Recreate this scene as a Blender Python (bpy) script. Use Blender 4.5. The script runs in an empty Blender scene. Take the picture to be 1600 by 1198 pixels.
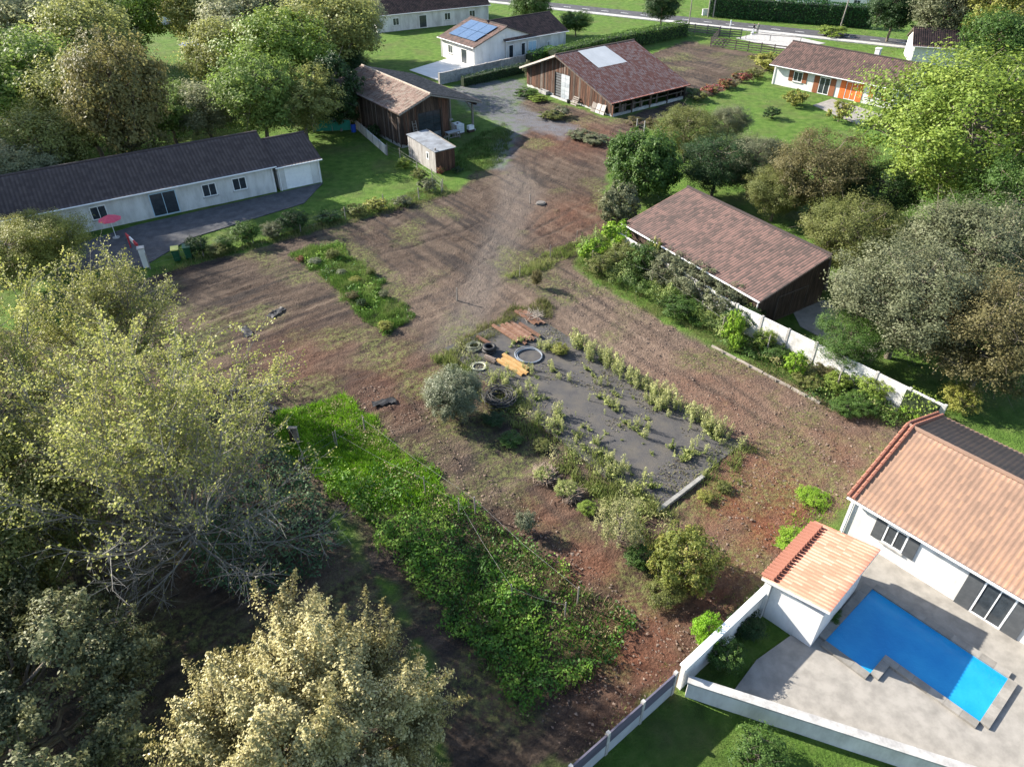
import bpy, bmesh, math, random
import numpy as np
from mathutils import Vector, Matrix
S = bpy.context.scene
COL = S.collection
R = math.radians
# ------------------------------------------------------------------ camera, sky, sun, exposure
CAM_H = 28.0; PITCH = 37.2; FPX = 1130.0
cam = bpy.data.cameras.new('camera'); camo = bpy.data.objects.new('camera', cam); COL.objects.link(camo)
camo.location = (0, 0, CAM_H); camo.rotation_euler = (R(90 - PITCH), 0, 0)
cam.sensor_width = 36; cam.lens = 36 * FPX / 1600; cam.clip_end = 3000; cam.clip_start = .5
S.camera = camo
SUN_EL = 29.0; SUN_DIR = Vector((-.90, .43, 0)).normalized()      # horizontal direction towards the sun
sun_vec = Vector((SUN_DIR.x * math.cos(R(SUN_EL)), SUN_DIR.y * math.cos(R(SUN_EL)), math.sin(R(SUN_EL))))
W = bpy.data.worlds.new('World'); S.world = W; W.use_nodes = True
nt = W.node_tree; bg = nt.nodes['Background']
sky = nt.nodes.new('ShaderNodeTexSky'); sky.sky_type = 'NISHITA'; sky.sun_disc = False
sky.sun_elevation = R(SUN_EL); sky.sun_rotation = math.atan2(sun_vec.x, sun_vec.y)
nt.links.new(sky.outputs[0], bg.inputs[0]); bg.inputs[1].default_value = .11
sl = bpy.data.lights.new('sun', 'SUN'); sl.energy = 5.0; sl.angle = R(.5); sl.color = (1, .93, .82)
so = bpy.data.objects.new('sun', sl); COL.objects.link(so)
so.rotation_euler = sun_vec.to_track_quat('Z', 'Y').to_euler(); so.location = (-40, 20, 60)
S.view_settings.view_transform = 'Standard'; S.view_settings.look = 'None'
S.view_settings.exposure = 1.58; S.view_settings.gamma = 1
S.render.engine = 'CYCLES'; S.cycles.max_bounces = 5; S.cycles.transparent_max_bounces = 6

# ------------------------------------------------------------------ pixel -> ground
_c, _s = math.cos(R(PITCH)), math.sin(R(PITCH))
def P(x, y, z=0.0):
    r = x - 800; u = 599 - y
    t = (CAM_H - z) / (FPX * _s - u * _c)
    return Vector((r * t, (FPX * _c + u * _s) * t, z))
def PP(*pts): return [(P(*p).x, P(*p).y) for p in pts]

# ------------------------------------------------------------------ noise
def _hash(i, j, seed):
    i = i.astype(np.int64).astype(np.uint32); j = j.astype(np.int64).astype(np.uint32)
    h = i * np.uint32(374761393) + j * np.uint32(668265263) + np.uint32((seed * 1442695041) & 0xffffffff)
    h = (h ^ (h >> np.uint32(13))) * np.uint32(1274126177)
    h = h ^ (h >> np.uint32(16))
    return (h & np.uint32(0xffffff)).astype(np.float64) / 0xffffff
def vnoise(x, y, seed=0):
    with np.errstate(over='ignore'):
        i = np.floor(x); j = np.floor(y); fx = x - i; fy = y - j
        fx = fx * fx * (3 - 2 * fx); fy = fy * fy * (3 - 2 * fy)
        a = _hash(i, j, seed); b = _hash(i + 1, j, seed); c = _hash(i, j + 1, seed); d = _hash(i + 1, j + 1, seed)
        return (a * (1 - fx) + b * fx) * (1 - fy) + (c * (1 - fx) + d * fx) * fy
def fbm(x, y, seed=0, oct=4):
    v = 0; a = .5; t = 0
    for k in range(oct):
        v = v + a * vnoise(x * 2 ** k + 17.3 * k, y * 2 ** k - 9.1 * k, seed + k); t += a; a *= .5
    return v / t
def in_poly(x, y, poly):
    x = np.asarray(x, float); y = np.asarray(y, float)
    ins = np.zeros(x.shape, bool); n = len(poly)
    for k in range(n):
        x0, y0 = poly[k]; x1, y1 = poly[(k + 1) % n]
        if y0 == y1: continue
        cr = ((y0 > y) != (y1 > y)) & (x < (x1 - x0) * (y - y0) / (y1 - y0) + x0)
        ins ^= cr
    return ins
def poly_sd(x, y, poly):
    d = np.full(x.shape, 1e9); n = len(poly)
    for k in range(n):
        ax, ay = poly[k]; bx, by = poly[(k + 1) % n]
        ex, ey = bx - ax, by - ay; L = ex * ex + ey * ey + 1e-9
        t = np.clip(((x - ax) * ex + (y - ay) * ey) / L, 0, 1)
        d = np.minimum(d, np.hypot(x - ax - t * ex, y - ay - t * ey))
    return np.where(in_poly(x, y, poly), d, -d)

# ------------------------------------------------------------------ materials
MATS = {}
def _ramp(N, L, fac, cols):
    r = N.new('ShaderNodeValToRGB'); L.new(fac, r.inputs[0])
    e = r.color_ramp.elements
    while len(e) < len(cols): e.new(.5)
    lo, hi = .28, .72
    for k, c in enumerate(cols):
        e[k].position = lo + (hi - lo) * k / max(1, len(cols) - 1); e[k].color = (*c, 1)
    return r.outputs[0]
def M(name, cols, scale=4, rough=.85, bump=0., bscale=30, stretch=(1, 1, 1), attr=False, spec=.3, metal=0., detail=6, mixw=.5):
    if name in MATS: return MATS[name]
    m = bpy.data.materials.new(name); m.use_nodes = True; N = m.node_tree.nodes; L = m.node_tree.links
    b = N['Principled BSDF']; b.inputs['Roughness'].default_value = rough
    b.inputs['Specular IOR Level'].default_value = spec; b.inputs['Metallic'].default_value = metal
    tc = N.new('ShaderNodeTexCoord'); mp = N.new('ShaderNodeMapping'); mp.inputs['Scale'].default_value = stretch
    L.new(tc.outputs['Object'], mp.inputs[0])
    n = N.new('ShaderNodeTexNoise'); n.inputs['Scale'].default_value = scale; n.inputs['Detail'].default_value = detail
    n.inputs['Roughness'].default_value = .65
    L.new(mp.outputs[0], n.inputs['Vector']); fac = n.outputs['Fac']
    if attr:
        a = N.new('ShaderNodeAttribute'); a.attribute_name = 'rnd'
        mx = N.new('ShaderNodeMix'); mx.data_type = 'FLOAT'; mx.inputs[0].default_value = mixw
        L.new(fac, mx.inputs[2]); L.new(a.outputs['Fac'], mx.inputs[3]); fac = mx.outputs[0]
    elif True:
        oi = N.new('ShaderNodeObjectInfo'); ma = N.new('ShaderNodeMath'); ma.operation = 'MULTIPLY_ADD'
        ma.inputs[1].default_value = .22; ma.inputs[2].default_value = -.11; L.new(oi.outputs['Random'], ma.inputs[0])
        ad = N.new('ShaderNodeMath'); ad.operation = 'ADD'; L.new(fac, ad.inputs[0]); L.new(ma.outputs[0], ad.inputs[1]); fac = ad.outputs[0]
    L.new(_ramp(N, L, fac, cols), b.inputs['Base Color'])
    if bump:
        n2 = N.new('ShaderNodeTexNoise'); n2.inputs['Scale'].default_value = bscale; n2.inputs['Detail'].default_value = 4
        L.new(mp.outputs[0], n2.inputs['Vector'])
        bp = N.new('ShaderNodeBump'); bp.inputs['Strength'].default_value = bump; bp.inputs['Distance'].default_value = .05
        L.new(n2.outputs['Fac'], bp.inputs['Height']); L.new(bp.outputs[0], b.inputs['Normal'])
    MATS[name] = m; return m
def LM(name, cols, trans=.3, rough=.55, spec=.25):
    if name in MATS: return MATS[name]
    m = bpy.data.materials.new(name); m.use_nodes = True; N = m.node_tree.nodes; L = m.node_tree.links
    b = N['Principled BSDF']; b.inputs['Roughness'].default_value = rough; b.inputs['Specular IOR Level'].default_value = spec
    a = N.new('ShaderNodeAttribute'); a.attribute_name = 'rnd'
    r = N.new('ShaderNodeValToRGB'); L.new(a.outputs['Fac'], r.inputs[0]); e = r.color_ramp.elements
    while len(e) < len(cols): e.new(.5)
    for k, c in enumerate(cols): e[k].position = k / (len(cols) - 1); e[k].color = (*c, 1)
    t = N.new('ShaderNodeBsdfTranslucent'); mx = N.new('ShaderNodeMixShader'); mx.inputs[0].default_value = trans
    L.new(r.outputs[0], b.inputs['Base Color']); L.new(r.outputs[0], t.inputs['Color'])
    L.new(b.outputs[0], mx.inputs[1]); L.new(t.outputs[0], mx.inputs[2])
    L.new(mx.outputs[0], N['Material Output'].inputs['Surface'])
    MATS[name] = m; return m

# ------------------------------------------------------------------ objects
def tag(o, label=None, cat=None, group=None, kind=None):
    if label: o['label'] = label
    if cat: o['category'] = cat
    if group: o['group'] = group
    if kind: o['kind'] = kind
    return o
def thing(name, label, cat, loc=(0, 0, 0), rot=0., group=None, scale=None):
    o = bpy.data.objects.new(name, None); COL.objects.link(o); o.empty_display_size = .2
    o.location = (loc[0], loc[1], loc[2] if len(loc) > 2 else 0); o.rotation_euler = (0, 0, rot)
    if scale: o.scale = scale
    return tag(o, label, cat, group)
def link(name, me, parent=None, mat=None, loc=None, rot=None, scale=None):
    o = bpy.data.objects.new(name, me); COL.objects.link(o)
    if parent: o.parent = parent
    if mat:
        if not me.materials: me.materials.append(mat)
        elif me.materials[0] != mat:
            o.material_slots[0].link = 'OBJECT'; o.material_slots[0].material = mat
    if loc is not None: o.location = loc
    if rot is not None: o.rotation_euler = rot
    if scale is not None: o.scale = scale
    return o
def np_mesh(name, verts, quads, rnd=None, smooth=False, tris=False):
    k = 3 if tris else 4
    me = bpy.data.meshes.new(name); nv = len(verts); nf = len(quads)
    me.vertices.add(nv); me.vertices.foreach_set('co', np.ascontiguousarray(verts, dtype=np.float32).ravel())
    me.loops.add(nf * k); me.loops.foreach_set('vertex_index', np.ascontiguousarray(quads, dtype=np.int32).ravel())
    me.polygons.add(nf); me.polygons.foreach_set('loop_start', np.arange(nf, dtype=np.int32) * k)
    if smooth: me.polygons.foreach_set('use_smooth', np.ones(nf, bool))
    if rnd is not None:
        a = me.attributes.new('rnd', 'FLOAT', 'FACE'); a.data.foreach_set('value', np.ascontiguousarray(np.clip(rnd, 0, 1), dtype=np.float32))
    me.update(); me.validate(); return me
class B:
    def __init__(s): s.v = []; s.f = []
    def box(s, lo, hi):
        n = len(s.v); x0, y0, z0 = lo; x1, y1, z1 = hi
        s.v += [(x0, y0, z0), (x1, y0, z0), (x1, y1, z0), (x0, y1, z0), (x0, y0, z1), (x1, y0, z1), (x1, y1, z1), (x0, y1, z1)]
        s.f += [tuple(n + i for i in q) for q in ((0, 3, 2, 1), (4, 5, 6, 7), (0, 1, 5, 4), (1, 2, 6, 5), (2, 3, 7, 6), (3, 0, 4, 7))]
        return s
    def bar(s, a, b, w, h=None, up=(0, 0, 1)):
        a = Vector(a); b = Vector(b); h = h or w; d = (b - a).normalized(); up = Vector(up)
        if abs(d.dot(up)) > .98: up = Vector((1, 0, 0))
        x = d.cross(up).normalized(); y = x.cross(d); n = len(s.v)
        for p in (a, b):
            for sx, sy in ((-1, -1), (1, -1), (1, 1), (-1, 1)): s.v.append(tuple(p + x * sx * w / 2 + y * sy * h / 2))
        s.f += [tuple(n + i for i in q) for q in ((0, 3, 2, 1), (4, 5, 6, 7), (0, 1, 5, 4), (1, 2, 6, 5), (2, 3, 7, 6), (3, 0, 4, 7))]
        return s
    def cyl(s, a, b, r0, r1=None, n=8):
        a = Vector(a); b = Vector(b); r1 = r0 if r1 is None else r1; d = (b - a).normalized()
        up = Vector((0, 0, 1)) if abs(d.z) < .95 else Vector((1, 0, 0)); x = d.cross(up).normalized(); y = x.cross(d); k = len(s.v)
        for p, r in ((a, r0), (b, r1)):
            for i in range(n): s.v.append(tuple(p + (x * math.cos(2 * math.pi * i / n) + y * math.sin(2 * math.pi * i / n)) * r))
        for i in range(n): s.f.append((k + i, k + (i + 1) % n, k + n + (i + 1) % n, k + n + i))
        s.f += [tuple(k + i for i in reversed(range(n))), tuple(k + n + i for i in range(n))]
        return s
    def prism(s, pts, dz):          # planar polygon (3d) extruded along vector dz
        n = len(pts); k = len(s.v); dz = Vector(dz)
        s.v += [tuple(p) for p in pts] + [tuple(Vector(p) + dz) for p in pts]
        s.f += [tuple(k + i for i in reversed(range(n))), tuple(k + n + i for i in range(n))]
        s.f += [(k + i, k + (i + 1) % n, k + n + (i + 1) % n, k + n + i) for i in range(n)]
        return s
    def torus(s, c, Rr, r, n=28, m=6, z=0, wob=0, rng=None):
        k = len(s.v); ph = rng.random() * 6 if rng else 0
        for i in range(n):
            a = 2 * math.pi * i / n; rr = Rr * (1 + wob * math.sin(2 * a + ph)); zz = z + (wob * .3 * math.sin(3 * a + ph))
            for j in range(m):
                b = 2 * math.pi * j / m
                s.v.append((c[0] + (rr + r * math.cos(b)) * math.cos(a), c[1] + (rr + r * math.cos(b)) * math.sin(a), c[2] + zz + r * math.sin(b)))
        for i in range(n):
            for j in range(m):
                s.f.append((k + i * m + j, k + ((i + 1) % n) * m + j, k + ((i + 1) % n) * m + (j + 1) % m, k + i * m + (j + 1) % m))
        return s
    def mesh(s, name):
        me = bpy.data.meshes.new(name); me.from_pydata(s.v, [], s.f)
        bm = bmesh.new(); bm.from_mesh(me); bmesh.ops.recalc_face_normals(bm, faces=bm.faces); bm.to_mesh(me); bm.free()
        return me
    def build(s, name, mat, parent=None, smooth=False, **kw):
        me = s.mesh(name)
        if smooth: me.polygons.foreach_set('use_smooth', np.ones(len(me.polygons), bool))
        return link(name, me, parent, mat, **kw)

# ------------------------------------------------------------------ foliage
def leaves_mesh(name, pos, size, nrm, rnd, asp=.5, seed=0, dirn=None):
    rg = np.random.default_rng(seed); n = len(pos)
    nrm = nrm / (np.linalg.norm(nrm, axis=1, keepdims=True) + 1e-9)
    t = rg.normal(size=(n, 3)) if dirn is None else dirn + rg.normal(size=(n, 3)) * .35
    t -= nrm * (t * nrm).sum(1, keepdims=True); t /= np.linalg.norm(t, axis=1, keepdims=True) + 1e-9
    b = np.cross(nrm, t); s = np.asarray(size).reshape(-1, 1) * np.ones((n, 1))
    v = np.empty((n, 4, 3)); v[:, 0] = pos - t * s * .5
    v[:, 1] = pos + b * s * asp * .5 + nrm * s * .08 + t * s * .05; v[:, 2] = pos + t * s * .5; v[:, 3] = pos - b * s * asp * .5 + nrm * s * .08 + t * s * .05
    return np_mesh(name, v.reshape(-1, 3), np.arange(n * 4).reshape(n, 4), rnd)
def tubes_mesh(name, segs, k=5):
    a = np.array([s[0] for s in segs], float); b = np.array([s[1] for s in segs], float)
    r0 = np.array([s[2] for s in segs]); r1 = np.array([s[3] for s in segs]); n = len(segs)
    d = b - a; d /= np.linalg.norm(d, axis=1, keepdims=True) + 1e-9
    up = np.where(np.abs(d[:, 2:3]) < .9, np.array([[0, 0, 1.]]), np.array([[1., 0, 0]]))
    x = np.cross(d, up); x /= np.linalg.norm(x, axis=1, keepdims=True); y = np.cross(x, d)
    v = np.empty((n, 2, k, 3))
    for i in range(k):
        o = x * math.cos(2 * math.pi * i / k) + y * math.sin(2 * math.pi * i / k)
        v[:, 0, i] = a + o * r0[:, None]; v[:, 1, i] = b + o * r1[:, None]
    base = (np.arange(n) * 2 * k)[:, None, None]; i = np.arange(k)
    q = np.stack([i, (i + 1) % k, k + (i + 1) % k, k + i], 1)[None] + base
    return np_mesh(name, v.reshape(-1, 3), q.reshape(-1, 4), smooth=True)
def limb(a, b, r0, r1, rg, n=3, w=.08):
    a = np.array(a, float); b = np.array(b, float); L = np.linalg.norm(b - a); out = []; p = a
    for i in range(1, n + 1):
        t = i / n; q = a + (b - a) * t + (rg.normal(size=3) * w * L * (1 if i < n else 0)) + np.array([0, 0, -.12 * L * math.sin(math.pi * t)])
        out.append((p, q, r0 + (r1 - r0) * (i - 1) / n, r0 + (r1 - r0) * t)); p = q
    return out
def lobed_crown(seed, h, r, lobes=45, per=500, leaf=.2, base=.25, lobe_r=.3, shell=.55, up=.5, spiky=0., asp=.55, upward=1.0, rx=1.):
    """tree of height h and crown radius r: lobes of leaves carried by limbs from one tapered trunk"""
    rg = np.random.default_rng(seed); segs = []
    cz0 = h * base; cz = (h + cz0) / 2; rz = (h - cz0) / 2
    pos = []; nr = []; rn = []; szs = []
    tr = max(.06, h * .022); top = np.array([rg.normal() * r * .06, rg.normal() * r * .06, cz + rz * .35])
    segs += limb((0, 0, -.3), top, tr, tr * .35, rg, 5, .02)
    for i in range(lobes):
        z = 1 - 2 * (i + .5) / lobes; z = z * .97; a = i * 2.39996 + rg.normal() * .35
        rr = math.sqrt(max(0, 1 - z * z)); k = rg.uniform(shell, 1.) ** .6
        lr = lobe_r * r * rg.uniform(.7, 1.3)
        c = np.array([math.cos(a) * rr * (r - lr * .7) * k * rx, math.sin(a) * rr * (r - lr * .7) * k, cz + z * (rz - lr * .6) * k])
        st = np.array([0, 0, max(.4, min(c[2] - rg.uniform(.2, .5) * np.hypot(c[0], c[1]), top[2]))])
        segs += limb(st, c, tr * .4, tr * .08, rg, 3, .06)
        for j in range(4):
            e = c + rg.normal(size=3) * lr * .6; segs.append((c, e, tr * .09, tr * .03))
        n = int(per * rg.uniform(.7, 1.3) * (lr / (lobe_r * r)) ** 2)
        sub = max(3, int(n / 40)); d = rg.normal(size=(sub, 3)); d /= np.linalg.norm(d, axis=1, keepdims=True)
        d[:, 2] = d[:, 2] * .8 + .15
        rad = lr * rg.uniform(.45, 1.1, (sub, 1)); sc = c + d * rad
        if spiky:
            sc[:, 2] += np.abs(rg.normal(size=sub)) * lr * spiky
        idx = rg.integers(0, sub, n); off = rg.normal(size=(n, 3)) * lr * .17
        if spiky: off[:, 2] *= 1 + spiky
        p = sc[idx] + off
        out = (p - c) / lr + (p - np.array([0, 0, cz])) / np.array([r, r, rz]) * .6 + np.array([0, 0, up])
        pos.append(p); nr.append(out + rg.normal(size=(n, 3)) * .75)
        lt = rg.uniform(); rn.append(np.clip(.45 * rg.uniform(size=n) + .3 * lt + .25 * rg.uniform(size=sub)[idx], 0, 1)); szs.append(leaf * rg.uniform(.6, 1.3, n))
    pos = np.concatenate(pos); keep = pos[:, 2] > .05
    cm = leaves_mesh('crown', pos[keep], np.concatenate(szs)[keep], np.concatenate(nr)[keep], np.concatenate(rn)[keep], asp, seed)
    return cm, tubes_mesh('trunk', segs)
BARK = M('bark', [(.10, .08, .06), (.2, .17, .13)], 6, .95, .5, 20, (1, 1, .3))
BARKG = M('pale bark', [(.14, .13, .115), (.25, .235, .21)], 8, .9, .3, 30, (1, 1, .3))
CACHE = {}
def proto(key, **kw):
    if key not in CACHE: CACHE[key] = lobed_crown(**kw)
    return CACHE[key]
def put_tree(name, label, cat, loc, pr, leafm, scale=(1, 1, 1), rot=0., bark=None, group=None, part='crown', stem='trunk'):
    t = thing(name, label, cat, loc, rot, group, scale)
    link(part, pr[0], t, leafm); link(stem, pr[1], t, bark or BARK)
    return t
def scatter_poly(poly, dens, rg, gate=None):
    xs = [p[0] for p in poly]; ys = [p[1] for p in poly]
    A = (max(xs) - min(xs)) * (max(ys) - min(ys)); n = int(A * dens)
    x = rg.uniform(min(xs), max(xs), n); y = rg.uniform(min(ys), max(ys), n)
    k = in_poly(x, y, poly); x, y = x[k], y[k]
    if gate is not None:
        g = gate(x, y); k = rg.uniform(size=len(x)) < g; x, y = x[k], y[k]
    return x, y
def blades_mesh(name, x, y, h, rg, w=.03, lean=.5, z0=None, rnd=None):
    n = len(x); h = np.asarray(h) * np.ones(n); a = rg.uniform(0, 6.283, n); l = rg.uniform(0, lean, n) * h
    b = rg.uniform(0, 6.283, n); v = np.empty((n, 3, 3)); z0 = np.zeros(n) if z0 is None else z0
    wx = np.cos(b) * w * .5 * (h * 1.5 + .4); wy = np.sin(b) * w * .5 * (h * 1.5 + .4)
    v[:, 0] = np.stack([x - wx, y - wy, z0 - .03], 1); v[:, 1] = np.stack([x + wx, y + wy, z0 - .03], 1)
    v[:, 2] = np.stack([x + np.cos(a) * l, y + np.sin(a) * l, z0 + h], 1)
    return np_mesh(name, v.reshape(-1, 3), np.arange(n * 3).reshape(n, 3), rg.uniform(size=n) if rnd is None else rnd, tris=True)
# ================================================================== SETTING
DU = Vector((-.62, .785, 0)).normalized(); DV = Vector((.785, .62, 0)).normalized()
EARTH = PP((100, 470), (250, 428), (460, 370), (655, 315), (712, 300), (742, 268), (790, 262), (800, 215), (850, 190), (905, 205), (960, 240), (945, 300), (965, 345), (910, 385), (900, 415), (930, 440), (1040, 505), (1290, 625), (1420, 660), (1330, 775), (1210, 905), (1062, 1050), (905, 1195), (700, 1230), (640, 960), (440, 690), (400, 620), (250, 560))
EARTH2 = PP((985, 95), (1075, 64), (1115, 72), (1250, 95), (1195, 112), (1100, 154), (1075, 152))
EARTH3 = PP((822, 152), (890, 165), (957, 188), (1062, 156), (1078, 166), (1000, 198), (1015, 240), (950, 240), (860, 215), (800, 190))
LITTER = PP((-300, 470), (300, 560), (420, 640), (450, 720), (640, 980), (720, 1300), (-300, 1400))
GRAVEL = PP((690, 142), (735, 128), (815, 124), (832, 150), (802, 162), (870, 190), (905, 200), (880, 215), (825, 200), (803, 225), (788, 262), (766, 262), (775, 225), (795, 203), (740, 172))
def axis(segs):
    out = []
    for a, b, st in segs: out += list(np.arange(a, b, st))
    out.append(segs[-1][1]); return np.array(out)
gx = axis([(-1500, -300, 120), (-300, -120, 20), (-120, -46, 3), (-46, 30, .2), (30, 60, .6), (60, 120, 3), (120, 300, 20), (300, 1500, 120)])
gy = axis([(-600, -40, 70), (-40, 10, 2), (10, 62, .2), (62, 100, .3), (100, 130, .6), (130, 190, 2), (190, 400, 15), (400, 2000, 160)])
X, Y = np.meshgrid(gx, gy); x = X.ravel(); y = Y.ravel()
w1 = (fbm(x * .9, y * .9, 3, 4) - .5) * 1.6
e = np.maximum(np.maximum(poly_sd(x, y, EARTH), poly_sd(x, y, EARTH2)), np.maximum(poly_sd(x, y, EARTH3), poly_sd(x, y, LITTER)))
earth = np.clip((e + w1) / .5 + .5, 0, 1)
gravel = np.clip((poly_sd(x, y, GRAVEL) + w1 * 1.3) / 1.6 + .5, 0, 1)
U = x * DU.x + y * DU.y; V = x * DV.x + y * DV.y
redz = np.zeros_like(x)
for px, py, rr, k in ((1200, 790, 4.5, .9), (1010, 1010, 3.2, .7), (915, 880, 1.8, .8), (860, 800, 2, .4), (1140, 640, 6, .35), (480, 560, 4, .25), (900, 340, 5, .35), (900, 215, 6, .45), (1280, 700, 5, .35), (620, 600, 4, .3), (1120, 900, 3, .6)):
    q = P(px, py); redz = np.maximum(redz, k * np.exp(-((x - q.x) ** 2 + (y - q.y) ** 2) / rr ** 2))
red = np.clip(redz * (.5 + fbm(x * .8, y * .8, 21, 4)) , 0, 1)
# rough tilled surface: clods, rake lines across the plot and two wheel ruts
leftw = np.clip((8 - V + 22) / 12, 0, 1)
clod = (fbm(x * 2.0, y * 2.0, 5, 3) - .5) * .13 + (vnoise(x * 4.5, y * 4.5, 8) - .5) * .07
rake = (vnoise(U * 3.4, V * .35, 12) - .5) * .07 + (vnoise(U * 1.5, V * .16, 14) - .5) * .07
zz = earth * (1 - gravel) * (clod * 1.15 + rake * (.35 + .65 * leftw)) + (fbm(x * .07, y * .07, 31, 2) - .5) * .1 * np.clip(earth, .2, 1)
zz += (1 - earth) * (1 - gravel) * (fbm(x * 1.1, y * 1.1, 6, 3) - .5) * .06
ang = leftw; su = vnoise(U * 2.6, V * .22, 81) * .55 + vnoise(U * 4.8, V * .4, 82) * .45; sv = vnoise(U * .2, V * 2.4, 83) * .55 + vnoise(U * .4, V * 4.6, 84) * .45
streak = su * leftw + sv * (1 - leftw)
weedy = np.clip((fbm(x * .33, y * .33, 41, 4) - .51 + .08 * leftw) * 5, 0, 1) * earth
track = np.exp(-((poly_sd(x, y, PP((690, 540), (735, 470), (760, 400), (790, 330), (800, 260), (830, 300), (800, 370), (770, 430), (745, 480), (715, 540)))) .clip(-9, 0) / 1.2) ** 2) * earth
rut = np.zeros_like(x)
for pl in (((900, 215), (860, 300), (800, 370), (740, 450), (700, 520), (655, 600), (790, 750), (960, 910), (1050, 985)), ((950, 310), (850, 360), (700, 440), (560, 500), (430, 560)), ((940, 352), (820, 430), (700, 520), (560, 575)), ((880, 440), (1000, 520), (1200, 650), (1290, 690), (1240, 790), (1150, 880), (1050, 990), (950, 1090)), ((700, 312), (560, 372), (400, 432), (280, 475)), ((830, 215), (830, 300), (760, 400), (735, 480)), ((860, 300), (700, 360), (560, 400))):
    q = [P(*p) for p in pl]; dmin = np.full(x.shape, 1e9)
    for a_, b_ in zip(q[:-1], q[1:]):
        ex, ey = b_.x - a_.x, b_.y - a_.y; tt = np.clip(((x - a_.x) * ex + (y - a_.y) * ey) / (ex * ex + ey * ey), 0, 1); dmin = np.minimum(dmin, np.hypot(x - a_.x - tt * ex, y - a_.y - tt * ey))
    dmin = dmin + (fbm(x * .25, y * .25, 88, 2) - .5) * 1.4
    rut = np.maximum(rut, np.exp(-((dmin - .85) / .2) ** 2) * np.clip(1.6 * fbm(x * .3, y * .3, 89, 2) - .25, 0, 1))
rut *= earth; zz -= .07 * rut; zz += .03 * np.exp(-((rut - .35) / .15) ** 2) * (rut > .05)
zz -= .02
v = np.stack([x, y, zz], 1); nx, ny = len(gx), len(gy)
ii, jj = np.meshgrid(np.arange(nx - 1), np.arange(ny - 1)); k0 = (jj * nx + ii).ravel()
gme = np_mesh('ground', v, np.stack([k0, k0 + 1, k0 + nx + 1, k0 + nx], 1), smooth=True)
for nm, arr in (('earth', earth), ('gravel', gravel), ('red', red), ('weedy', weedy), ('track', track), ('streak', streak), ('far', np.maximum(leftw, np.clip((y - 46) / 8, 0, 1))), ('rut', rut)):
    a = gme.attributes.new(nm, 'FLOAT', 'POINT'); a.data.foreach_set('value', arr.astype(np.float32))
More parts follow.
